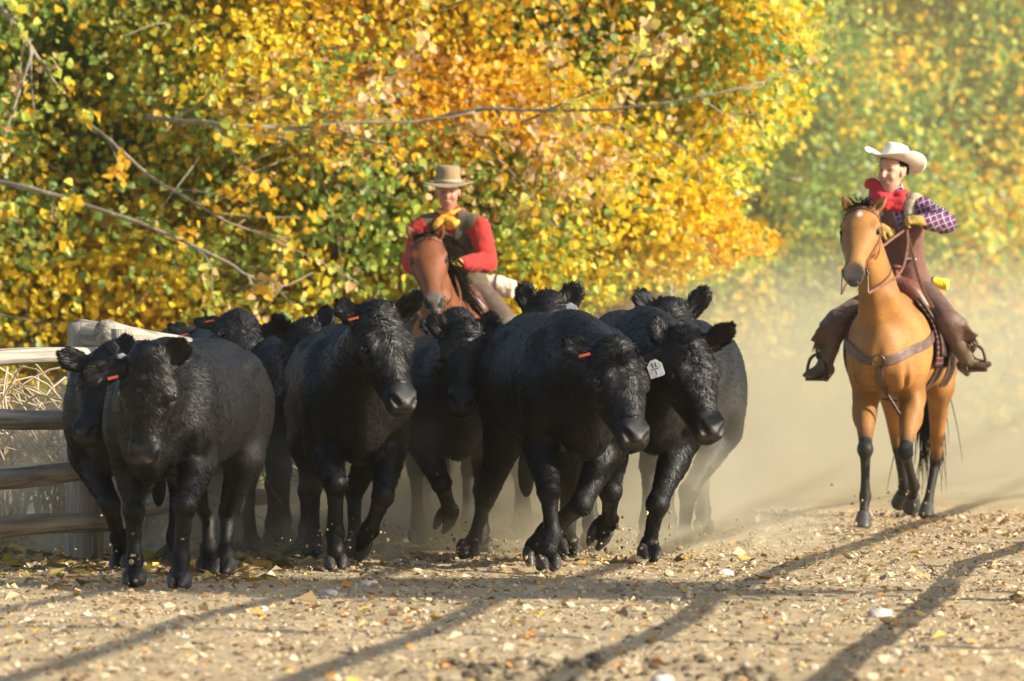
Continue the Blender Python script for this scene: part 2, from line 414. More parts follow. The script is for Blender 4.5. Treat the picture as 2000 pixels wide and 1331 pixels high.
COW_LEG = {  # rest joints: (x, y, z) of the left side: top, elbow/stifle, knee/hock, fetlock, hoof
    'f': [(.50, .17, .84), (.42, .185, .66), (.44, .165, .37), (.44, .155, .14), (.47, .155, .05)],
    'h': [(-.70, .17, .90), (-.58, .19, .66), (-.84, .165, .46), (-.80, .155, .15), (-.77, .155, .05)]}
def cow(name, label, X, Y, yaw, scale, poll, muz, turn, ears, legs=None, tags=(), h=.0115, nfur=42000, seed=0, hump=0, width=1.0):
    M = root_matrix(X, Y, yaw, scale); Mi = M.inverted(); R3 = Mi.to_3x3() * 1.0
    root = empty('black_cow', M, label, 'cow', 'black cattle trotting down the dusty road')
    Lc = lambda p: np.array(Mi @ p)                      # world -> local
    Ldir = lambda v: unit(np.array(Mi.to_3x3() @ Vector(v)))
    yp = poll[2]; pw = P(*poll)
    HL = .50 * scale
    # muzzle: same head length, depth solved so that the head reaches towards the camera
    mx = P(muz[0], muz[1], yp - .25); dd = (mx - pw); dd.y = 0
    dy = math.sqrt(max(HL ** 2 - dd.length ** 2, (.12 * HL) ** 2)); mw = Vector((mx.x, pw.y - dy, mx.z))
    p0 = Lc(pw); f = unit(Lc(mw) - p0)
    t = rad(turn); upw = Vector((math.sin(t), -math.cos(t), .45))
    u = Ldir(upw); u = unit(u - f * np.dot(u, f)); l = np.cross(u, f)   # l = left side of the head
    hp = lambda a, b, c=0: p0 + f * a + u * b + l * c
    lo = np.array([-1.30, -.52, -.02]); hi = np.array([1.45, .52, 1.75])
    lo = np.minimum(lo, [0, (p0 - .33)[1], 0]); hi = np.maximum(hi, (p0 + .36)); hi[1] = max(hi[1], (p0 + .33)[1])
    jo = {}
    for key, rest in (('fl', 'f'), ('fr', 'f'), ('hl', 'h'), ('hr', 'h')):
        J = [np.array(p) * (1, 1 if key[1] == 'l' else -1, 1) for p in COW_LEG[rest]]
        if legs and key in legs:
            for i, q in enumerate(legs[key]):
                if q is None: continue
                J[i + 2] = Lc(P(*q))
        jo[key] = J
    s = SDF(lo, hi, h)
    w = width
    # trunk
    tx = [-1.0, -.90, -.72, -.42, -.05, .30, .56, .72, .82]
    tz = [1.0, .98, .955, .935, .920, .925, .925, .91, .89]
    ta = [.11, .20, .255, .300, .315, .265, .22, .17, .09]
    tb = [.15, .25, .30, .315, .330, .325, .305, .25, .16]
    s.tube([(x, 0, z) for x, z in zip(tx, tz)], [a * w for a in ta], tb, k=.05)
    s.ell((.36, 0, 1.12 + hump), (.26, .12, .15), k=.15)             # withers
    s.tube([(-1.0, 0, 1.22), (-.6, 0, 1.245), (-.1, 0, 1.20), (.3, 0, 1.22)], [.06, .09, .09, .07], [.04, .04, .05, .04], k=.12)
    s.ell((.70, 0, .73), (.14, .12, .16), k=.10)             # brisket
    for sy in (-1, 1):
        s.ell((.47, sy * .19, .93), (.16, .105, .30), ax=[(1, 0, .25), (0, 1, 0), (-.25, 0, 1)], k=.06)
        s.ell((.60, sy * .17, .84), (.11, .09, .12), k=.08)   # point of shoulder
        s.ell((-.74, sy * .165, .93), (.24, .13, .30), k=.07)
        s.ell((-.55, sy * .20, 1.14), (.11, .055, .06), k=.07)  # hip bone
    # neck
    nb = hp(.02, -.14); a0 = np.array([.34, 0, .98]); a1 = np.array([.62, 0, .99])
    mid = a1 * .5 + nb * .5 + np.array([.0, 0, .02])
    s.tube([a0, a1, mid, nb, hp(.06, -.12)], [.20, .19, .14, .115, .10], [.30, .26, .19, .145, .12], k=.07)
    th = hp(.12, -.22); s.tube([(.72, 0, .66), (.80, 0, .78), tuple((np.array([.80, 0, .86]) + th) / 2), th], [.05, .05, .04, .04], [.10, .09, .07, .05], k=.10)
    # wrinkles of the throat
    # head
    s.tube([hp(-.035, -.07), hp(.05, -.075), hp(.15, -.085), hp(.25, -.085), hp(.35, -.08), hp(.43, -.078), hp(.485, -.08), hp(.51, -.088)],
           [.10, .128, .132, .103, .078, .080, .076, .050], [.085, .10, .11, .092, .074, .068, .058, .036], side=l, k=.04)
    s.tube([hp(.03, -.16), hp(.15, -.185), hp(.27, -.165), hp(.38, -.135), hp(.47, -.125)], [.095, .088, .060, .048, .040], [.07, .08, .065, .046, .030], side=l, k=.06)
    s.ell(hp(-.045, -.035), (.06, .075, .06), ax=[f, l, u], k=.06)
    for sy in (-1, 1):
        s.ell(hp(.135, -.025, sy * .098), (.055, .04, .032), ax=[f, l, u], k=.03)      # brow
        s.ell(hp(.15, -.13, sy * .105), (.07, .035, .05), ax=[f, l, u], k=.05)     # cheek
        s.ell(hp(.155, -.055, sy * .142), (.032, .022, .022), ax=[f, l, u], k=.02, neg=True)
        s.ell(hp(.44, -.045, sy * .056), (.045, .03, .035), ax=[f, l, u], k=.03)  # nostril wing
        s.tube([hp(.495, -.040, sy * .046), hp(.455, -.034, sy * .074)], [.020, .014], [.019, .013], side=u, k=.010, neg=True)
    s.tube([hp(.545, -.085, -.12), hp(.545, -.085, .12)], [.036, .036], [.09, .09], side=f, k=.012, neg=True)
    s.tube([hp(.50, -.128, 0), hp(.47, -.115, .07), hp(.40, -.125, .10)], .007, k=.01, neg=True)
    s.tube([hp(.50, -.128, 0), hp(.47, -.115, -.07), hp(.40, -.125, -.10)], .007, k=.01, neg=True)
    # ears
    ear_fr = []
    for sy, e in zip((1, -1), ears):
        b0 = hp(.00, -.075, sy * .105)
        if e is None: tipl = b0 + unit(l * sy + u * -.4 - f * .35) * .21
        else:
            tipl = Lc(P(e[0], e[1], e[2] if len(e) > 2 else yp + .02)); tipl = b0 + unit(tipl - b0) * min(max(np.linalg.norm(tipl - b0), .17), .30)
        d = unit(tipl - b0); L = np.linalg.norm(tipl - b0)
        open_ = u * .9 + f * .3 + l * sy * .1; open_ = unit(open_ - d * np.dot(open_, d)); sdv = np.cross(d, open_)
        s.tube([b0 - d * .04, b0 + d * L * .2, b0 + d * L * .5, b0 + d * L * .78, b0 + d * L * .97], [.034, .044, .062, .058, .024], [.034, .030, .021, .016, .010], side=sdv, k=.025)
        s.tube([b0 + d * L * .25 + open_ * .026, b0 + d * L * .55 + open_ * .028, b0 + d * L * .82 + open_ * .022], [.02, .042, .03], [.018, .02, .012], side=sdv, k=.012, neg=True)
        ear_fr.append((b0, d, L, open_, sdv))
    # legs
    for key, J in jo.items():
        sy = 1 if key[1] == 'l' else -1
        if key[0] == 'f':
            s.tube([(.50, sy * .17, .95), J[0], J[1]], [.10, .10, .085], [.17, .16, .12], k=.07)
            s.tube([J[1], J[1] * .6 + J[2] * .4, J[2] * .8 + J[1] * .2, J[2]], [.092, .078, .054, .056], [.115, .088, .060, .060], k=.05)
            s.tube([J[2], J[2] * .75 + J[3] * .25, J[2] * .3 + J[3] * .7, J[3]], [.056, .044, .038, .047], [.058, .046, .042, .051], k=.02)
        else:
            s.tube([(-.72, sy * .17, .98), J[0], J[1]], [.13, .13, .10], [.24, .22, .16], k=.07)
            s.tube([J[1], J[1] * .55 + J[2] * .45, J[2]], [.105, .075, .052], [.14, .10, .066], k=.05)
            s.tube([J[2] + np.array([-.03, 0, .03]), J[2] * .75 + J[3] * .25, J[2] * .3 + J[3] * .7, J[3]], [.046, .040, .036, .047], [.062, .048, .042, .051], k=.02)
        dd_ = unit(J[4] - J[3]); s.tube([J[3], J[4] * .7 + J[3] * .3, J[4] + dd_ * -.0], [.046, .042, .046], [.050, .046, .052], k=.02)
        s.ell(J[3] + np.array([-.05, 0, -.02]), (.022, .04, .022), k=.02)
    # tail
    s.tube([(-1.02, 0, 1.20), (-1.12, 0, 1.14), (-1.16, 0, .9), (-1.13, .02, .55)], [.045, .032, .024, .02], k=.04)
    s.ell((-1.13, .02, .45), (.04, .045, .14), k=.03)
    s.noise(.003, 6, seed)
    V, F = s.mesh(); V = relax(V, F, 2, .45); N = vnormals(V, F)
    # tint: rgb base colour, alpha = wet muzzle
    hc = V - p0; ha, hu_, hl_ = hc @ f, hc @ u, hc @ l
    nearh = (np.abs(hl_) < .14) & (np.abs(hu_ + .08) < .2)
    mz = np.clip((ha - .468 - .35 * np.clip(np.abs(hl_) - .03, 0, 1)) / .012, 0, 1) * nearh * (ha < .6) * (np.abs(hl_) < .085) * np.clip((hu_ + .100) / .01, 0, 1)
    base = np.array([.0045, .0043, .0048]); T = np.tile(base, (len(V), 1))
    dust = np.clip((.5 - V[:, 2]) / .5, 0, 1)[:, None] * fbm(V * 7)[:, None]
    T = T * (1 - .18 * dust) + np.array([.10, .08, .055]) * .12 * dust
    T = T + mz[:, None] * np.array([.022, .016, .014]) * (0.6 + .8 * fbm(V * 40)[:, None])
    for sy in (-1, 1):
        dn = np.linalg.norm(V - hp(.157, -.06, sy * .128), axis=1); T[(dn < .040)] = (.035, .022, .015)
        dn = np.linalg.norm(V - hp(.475, -.037, sy * .060), axis=1); T[dn < .027] = (.006, .005, .005)
    T = np.c_[T, mz]
    me = np_mesh('body', V, [F], True, {'tint': T}); body = link_mesh('body', me, root, M_COW)
    # fur
    def isface(p): q = p - p0; return np.clip(1.2 - np.linalg.norm(q - f * .15 - u * -.05, axis=1) / .22, 0, 1)
    def topk(p): q = p - p0; return np.clip(1 - np.linalg.norm((q - f * .02 - u * .0), axis=1) / .15, 0, 1)
    def earm(p):
        o = np.zeros(len(p))
        for b0, d, L, op, sv in ear_fr:
            q = p - b0; t_ = q @ d; rr = np.linalg.norm(q - t_[:, None] * d, axis=1); o = np.maximum(o, (t_ > .03) * (rr < .09) * (t_ < .3))
        return o
    def muzm(p): q = p - p0; return (q @ f > .40) * (np.linalg.norm(q - f * .48 - u * -.08, axis=1) < .14)
    def eyem(p):
        return np.minimum(*[np.clip(np.linalg.norm(p - hp(.157, -.06, sy * .128), axis=1) / .034 - .95, 0, 1) for sy in (-1, 1)])
    def length(p):
        L = .0095 + .005 * vnoise(p * 3 + seed)
        neck = np.clip((p[:, 0] - .3) / .4, 0, 1) * (p[:, 2] > .75)
        L = L + .008 * neck * (p[:, 2] > 1.05) + .003 * neck + .002 * isface(p) + .015 * topk(p) ** .7 + .004 * earm(p) + .008 * ((p[:, 2] < .62) & (p[:, 0] > .55) & (p[:, 2] > .4))
        L = L * (.3 + .7 * eyem(p)) * (1 - .75 * muzm(p)) * np.where(p[:, 2] < .45, .75, 1)
        return L
    def flow(p):
        q = p - p0; o = np.tile(np.array([-1, 0, -.45]), (len(p), 1))
        o[p[:, 2] < .65] = (-.15, 0, -1)
        fc = isface(p)[:, None]
        side_ = (q @ l)[:, None] * l; sw = f * .9 + side_ * 4
        c2 = q - f * .19
        rad_ = c2 - u * (c2 @ u)[:, None]; rad_ /= np.maximum(np.linalg.norm(rad_, axis=1, keepdims=True), .02)
        o = o * (1 - fc) + fc * (rad_ * .4 + f * .5 + side_ * 2.5)
        em = earm(p).astype(bool)
        for b0, d, L, op, sv in ear_fr:
            e2 = em & (np.linalg.norm(p - b0 - d * L * .5, axis=1) < .2); o[e2] = d + .5 * ((p[e2] - b0) @ sv)[:, None] * sv * 12
        return o
    def weight(p):
        camside = 1.0 + 1.2 * np.clip((p[:, 0] + .3) / .7, 0, 1)
        return camside * (1 + 2.2 * isface(p) + 2 * earm(p)) * (1 - .97 * muzm(p)) * eyem(p) * np.where(p[:, 0] < -.9, .4, 1)
    fm = fur_mesh(V, F, N, nfur, length, flow, lambda p: np.tile([.0052, .0048, .0052], (len(p), 1)) * (1 + 1.3 * isface(p) + 1.0 * topk(p))[:, None], seed, clump=lambda p: np.clip(isface(p) * 1.3 + topk(p) + earm(p) * .5, 0, 1), weight=weight, width=.0028)
    link_mesh('fur', fm, root, M_FUR)
    for sy in (-1, 1):
        e = link_mesh('eye', EYE_COW, root); e.location = hp(.155, -.058, sy * .131)
    for key, J in jo.items():
        hf = link_mesh('hoof', HOOF_CLAW, root)
        dn = unit(J[4] - J[3]); fw = np.array([1, 0, 0.]); fw = unit(fw - dn * np.dot(fw, dn))
        if J[4][2] < .12: dn = unit(dn * .3 + np.array([0, 0, -1])); fw = unit(np.array([1, 0, 0]) - dn * dn[0])
        up = -dn; yv = np.cross(up, fw)
        o = J[4] - up * .055 if J[4][2] > .12 else np.array([J[4][0], J[4][1], .0])
        hf.matrix_local = frame_at(o, fw, yv)
    for (side_, kind_) in tags:
        b0, d, L, op, sv = ear_fr[side_]
        if kind_ == 'red':
            tg = link_mesh('ear_tag', slab([(-.028, -.007), (.028, -.007), (.028, .007), (-.028, .007)], .006), root, M_TAGRED)
            c_ = b0 + d * L * .42 + op * .045 - np.array([0, 0, .035]); tg.matrix_local = frame_at(c_, Ldir((1, -.2, .25)), Ldir((-.2, .1, 1)))
        else:
            c_ = b0 + d * L * .5 + op * .05 - np.array([0, 0, .062])
            Mx = frame_at(c_, Ldir((.95, -.25, .30)), Ldir((-.30, 0, .95)))
            tg = link_mesh('ear_tag', slab([(-.038, -.042), (.030, -.042), (.038, -.034), (.038, .02), (.014, .046), (-.014, .046), (-.038, .02)], .004), root, M_TAGWHITE)
            tg.matrix_local = Mx
            if kind_ == 'white11':
                bars = [(-.012, .020, .003, .012), (.006, .020, .003, .012), (-.002, .0, .018, .002), (-.002, -.018, .0025, .012)]
                VV = []; FF = []
                for (bx, by, hw, hh) in bars:
                    i0 = len(VV); VV += [(bx - hw, by - hh, 0), (bx + hw, by - hh, 0), (bx + hw, by + hh, 0), (bx - hw, by + hh, 0)]; FF.append([i0, i0 + 1, i0 + 2, i0 + 3])
                for zz in (.0035, -.0035):
                    ik = link_mesh('printing', np_mesh('printing', VV, [np.array(FF)], False), tg, M_INK); ik.location = (0, 0, zz)
    return root
# ------------------------------------------------------------------ the herd   (ears: image right first, then image left)
cow('A', 'black cow at the far left of the herd, head low beside the log fence posts', -2.08, 30.9, -4, .95, (205, 702, 29.9), (155, 842), -28,
    [(246, 678), (116, 692)], {'fl': [(262, 985, 30.4), (258, 1065, 30.5), (258, 1090, 30.5)], 'fr': [(215, 985, 30.2), (232, 1050, 30.5), (236, 1080, 30.6)]},
    tags=[(0, 'yellow')], seed=1, nfur=60000)
cow('B', 'front left black cow, sunlit back, face in shade, red strip tag in one ear', -1.69, 29.3, -11, .96, (290, 712, 28.1), (272, 905), -4,
    [(345, 690), (165, 737)], {'fr': [(262, 1000, 28.8), (262, 1095, 28.8), (262, 1130, 28.7)], 'fl': [(362, 985, 28.4), (352, 1090, 28.45), (350, 1128, 28.35)],
     'hl': [(446, 1000, 30.1), (440, 1085, 30.0), (438, 1113, 29.9)], 'hr': [(408, 1000, 30.3), (408, 1075, 30.2), (405, 1105, 30.1)]},
    tags=[(1, 'red')], seed=2, nfur=120000)
cow('C', 'black cow looking right over the back of the front left cow', -1.66, 34.0, 12, 1.03, (478, 628, 33.1), (500, 720), 38,
    [(537, 645), (412, 630)], tags=[(1, 'red')], seed=3, nfur=30000)
cow('C2', 'black cow farthest back on the left, only ear and crown showing beside the log rail', -2.05, 35.4, 0, 1.0, (418, 652, 34.6), (432, 760), 25,
    [(452, 630), (352, 648)], tags=[(1, 'red')], seed=4, nfur=22000)
cow('D', 'black cow with its face turned down left behind the big centre left cow', -1.30, 33.4, -6, .97, (592, 645, 32.4), (551, 755), -30,
    [(636, 612), (537, 618)], {'fr': [(480, 975, 32.7), (492, 1060, 32.9), (490, 1085, 32.9)]}, seed=5, nfur=50000)
cow('E', 'centre left black cow lifting a front hoof, curly crown, red tag, muzzle turned right', -.90, 31.5, 6, 1.02, (750, 622, 30.25), (800, 785), 33,
    [(815, 572), (663, 592)], {'fr': [(655, 945, 30.5), (655, 1042, 30.6), (656, 1078, 30.45)], 'fl': [(748, 970, 30.5), (722, 1035, 31.0), (704, 1062, 31.15)],
     'hr': [(612, 950, 32.6), (612, 1050, 32.5), (610, 1080, 32.4)], 'hl': [(692, 960, 32.3), (692, 1060, 32.2), (690, 1086, 32.1)]},
    tags=[(1, 'red')], seed=6, nfur=140000)
cow('F', 'black cow facing straight ahead between the two big front cows, lower face in shadow', -.36, 33.4, 4, .98, (908, 650, 32.25), (903, 785), 2,
    [(962, 622), (852, 632)], {'fr': [(862, 945, 32.3), (880, 1000, 32.8), (872, 1010, 32.9)]}, seed=7, nfur=70000)
cow('F2', 'black cow right behind the forward facing centre cow, just its crown showing', -.40, 36.0, 2, 1.0, (893, 624, 34.6), (893, 740), 0,
    [(930, 640), (850, 640)], seed=8, nfur=20000)
cow('G', 'large front right black cow with a white number tag hanging from one ear', .27, 31.4, 10, 1.07, (1212, 690, 30.1), (1253, 850), 30,
    [(1338, 690), (1128, 682)], {'fr': [(1072, 960, 30.5), (1078, 1045, 30.5), (1070, 1075, 30.35)], 'fl': [(1135, 985, 30.6), (1068, 1040, 31.2), (1042, 1068, 31.3)],
     'hr': [(948, 975, 32.4), (922, 1065, 32.3), (914, 1090, 32.2)], 'hl': [(1112, 1000, 32.6), (1112, 1060, 32.4), (1110, 1086, 32.3)]},
    tags=[(1, 'red'), (0, 'white11')], seed=9, nfur=140000)
cow('H', 'rightmost front black cow with one ear up and head turned right over the dusty road', .72, 32.4, 6, 1.08, (1352, 672, 30.95), (1402, 838), 32,
    [(1428, 635), (1292, 655)], {'fl': [(1284, 985, 31.5), (1268, 1065, 31.6), (1268, 1090, 31.5)], 'fr': [(1192, 960, 31.2), (1190, 1018, 31.7), (1174, 1038, 31.8)]},
    seed=10, nfur=120000, hump=.02)
cow('I', 'black cow at the back with both ears pricked up above the front right cow', .24, 36.0, 0, 1.12, (1072, 592, 34.9), (1072, 710), 0,
    [(1124, 556), (1022, 560)], tags=[(0, 'white')], seed=11, nfur=24000)
cow('J', 'black cow at the back right, flank fading into dust behind the rightmost front cow', 1.08, 34.8, 3, 1.03, (1316, 606, 33.7), (1330, 730), 18,
    [(1378, 562), (1244, 568)], {'fl': [(1345, 960, 34.0), (1335, 1050, 34.1), (1333, 1062, 34.1)]}, seed=12, nfur=30000)
# ------------------------------------------------------------------ horses
M_LEATHER = Mat('bridle_leather', (.16, .06, .03), .5); _n = M_LEATHER.noise(40, 4)
M_LEATHER.base(M_LEATHER.ramp(_n.outputs[0], [(.3, (.09, .035, .02)), (.7, (.24, .10, .055))]).outputs[0]); M_LEATHER.bump(_n.outputs[0], .3, .003); M_LEATHER = M_LEATHER.m
M_DLEATHER = Mat('dark_leather', (.05, .025, .016), .5); _n = M_DLEATHER.noise(30, 4)
M_DLEATHER.base(M_DLEATHER.ramp(_n.outputs[0], [(.3, (.03, .015, .01)), (.7, (.10, .05, .03))]).outputs[0]); M_DLEATHER.bump(_n.outputs[0], .3, .003); M_DLEATHER = M_DLEATHER.m
M_COLLAR = Mat('tooled_collar_leather', (.1, .06, .05), .45); _n = M_COLLAR.noise(18, 3); _w = M_COLLAR.n('ShaderNodeTexVoronoi', i_Scale=45.0)
M_COLLAR.base(M_COLLAR.ramp(_n.outputs[0], [(.3, (.075, .045, .035)), (.7, (.16, .095, .075))]).outputs[0]); M_COLLAR.bump(_w.outputs[0], .35, .003); M_COLLAR = M_COLLAR.m
M_TOOLED = Mat('basket_weave_leather', (.15, .05, .03), .42)
_tc = M_TOOLED.n('ShaderNodeTexCoord'); _ck = M_TOOLED.n('ShaderNodeTexChecker', i_Scale=70.0); M_TOOLED.l(_tc.outputs['Object'], _ck.inputs[0])
M_TOOLED.base(M_TOOLED.mix(_ck.outputs[1], (.11, .035, .02), (.19, .07, .04))); M_TOOLED.bump(_ck.outputs[1], .5, .002); M_TOOLED = M_TOOLED.m
M_METAL = Mat('bright_steel', (.14, .13, .11), .4, Metallic=1.0).m
M_BRASS = Mat('brass', (.7, .5, .2), .3, Metallic=1.0).m
M_PAD = Mat('saddle_pad_wool', (.02, .018, .018), .9); _tc = M_PAD.n('ShaderNodeTexCoord'); _wv = M_PAD.n('ShaderNodeTexWave', i_Scale=9.0, bands_direction='Z'); M_PAD.l(_tc.outputs['Object'], _wv.inputs[0])
M_PAD.base(M_PAD.ramp(_wv.outputs[0], [(.72, (.02, .018, .018)), (.78, (.22, .05, .03))]).outputs[0]); M_PAD = M_PAD.m
M_HAIRH = hair_material('horse_hair', (.013, .011, .010, 1), .5, .3)
M_HORSE = coat_material('horse_coat', .58, fur_bump=.16, sheen=.0)
M_HORSE.node_tree.nodes['Principled BSDF'].inputs['Specular IOR Level'].default_value = .3

def strap(name, pts, width, thick, bvh, off, parent, mat, sub=8, closed=False, up=None):
    """leather strap laid on a surface; without a surface it hangs free"""
    Q = catmull(np.array([tuple(p) for p in pts]), sub) if len(pts) > 2 else np.array([tuple(p) for p in pts], float)
    n = len(Q); Nn = np.tile(np.array([1., 0, 0]), (n, 1)); Pp = Q.copy()
    for i in range(n):
        if bvh is not None:
            loc, nr, _, _ = bvh.find_nearest(Vector(Q[i]))
            Nn[i] = nr; Pp[i] = np.array(loc) + np.array(nr) * off
        elif up is not None: Nn[i] = unit(up)
    T = np.gradient(Pp, axis=0); T /= np.maximum(np.linalg.norm(T, axis=1, keepdims=True), 1e-6)
    for _ in range(2): Nn[1:-1] = (Nn[:-2] + Nn[1:-1] + Nn[2:]) / 3
    S = np.cross(T, Nn); S /= np.maximum(np.linalg.norm(S, axis=1, keepdims=True), 1e-6); Nn = np.cross(S, T)
    w, h_ = width / 2, thick / 2
    ring = [(-w, -h_), (w, -h_), (w, h_ * .6), (w * .8, h_), (-w * .8, h_), (-w, h_ * .6)]; k = len(ring)
    V = np.concatenate([Pp[:, None] + S[:, None] * np.array([r_[0] for r_ in ring])[None, :, None] + Nn[:, None] * np.array([r_[1] for r_ in ring])[None, :, None]]).reshape(-1, 3)
    i = np.arange(n - 1)[:, None] * k; j = np.arange(k)[None]; j2 = (j + 1) % k
    F = [np.stack([i + j, i + j2, i + k + j2, i + k + j], -1).reshape(-1, 4), np.array([list(range(k))[::-1]]), np.array([[(n - 1) * k + q for q in range(k)]])]
    return link_mesh(name, np_mesh(name, V, F, False), parent, mat)
def ring_mesh(R_, r_, seg=20, k=8, name='ring', sx=1):
    th = np.arange(seg) * 2 * np.pi / seg; V = []
    for t in th:
        for q in range(k):
            a = 2 * math.pi * q / k; V.append(((R_ + r_ * math.cos(a)) * math.cos(t) * sx, (R_ + r_ * math.cos(a)) * math.sin(t), r_ * math.sin(a)))
    F = [[i * k + q, ((i + 1) % seg) * k + q, ((i + 1) % seg) * k + (q + 1) % k, i * k + (q + 1) % k] for i in range(seg) for q in range(k)]
    return np_mesh(name, V, [np.array(F)])
def strands(name, roots, dirs, length, width, parent, mat, seed=0, droop=.9, segs=5, normal=None, tint=None):
    """long hair as ribbons, a ribbon per strand"""
    r = np.random.default_rng(seed); n = len(roots)
    roots = np.asarray(roots, float); d = np.asarray(dirs, float) + r.normal(0, .16, (n, 3)); d /= np.linalg.norm(d, axis=1, keepdims=True)
    L = np.asarray(length) * r.uniform(.6, 1.1, n); pts = [roots]; w = [np.full(n, 1.0)]
    cur = roots.copy()
    for k in range(segs):
        d = d + np.array([0, 0, -droop / segs]) + r.normal(0, .07, (n, 3)); d /= np.linalg.norm(d, axis=1, keepdims=True)
        cur = cur + d * (L / segs)[:, None]; pts.append(cur.copy()); w.append(np.full(n, 1 - .8 * (k + 1) / segs))
    sdv = np.cross(d, r.normal(0, 1, (n, 3))); sdv /= np.linalg.norm(sdv, axis=1, keepdims=True)
    V = np.stack([np.stack([p - sdv * width * ww[:, None], p + sdv * width * ww[:, None]], 1) for p, ww in zip(pts, w)], 1).reshape(-1, 3)
    b = np.arange(n)[:, None] * (2 * (segs + 1)); F = np.concatenate([np.concatenate([b + 2 * k, b + 2 * k + 1, b + 2 * k + 3, b + 2 * k + 2], 1) for k in range(segs)])
    nr = (np.tile(normal, (n, 1)) if normal is not None else d) + r.normal(0, .4, (n, 3)); nr /= np.linalg.norm(nr, axis=1, keepdims=True)
    at = {'nrm': np.repeat(nr, 2 * (segs + 1), 0)}
    if tint is not None:
        c = np.tile(list(tint) + [1], (n, 1)) * np.c_[np.tile(r.uniform(.6, 1.5, (n, 1)), (1, 3)), np.ones(n)]; at['tint'] = np.repeat(c, 2 * (segs + 1), 0)
    return link_mesh(name, np_mesh(name, V, [F], True, at), parent, mat)

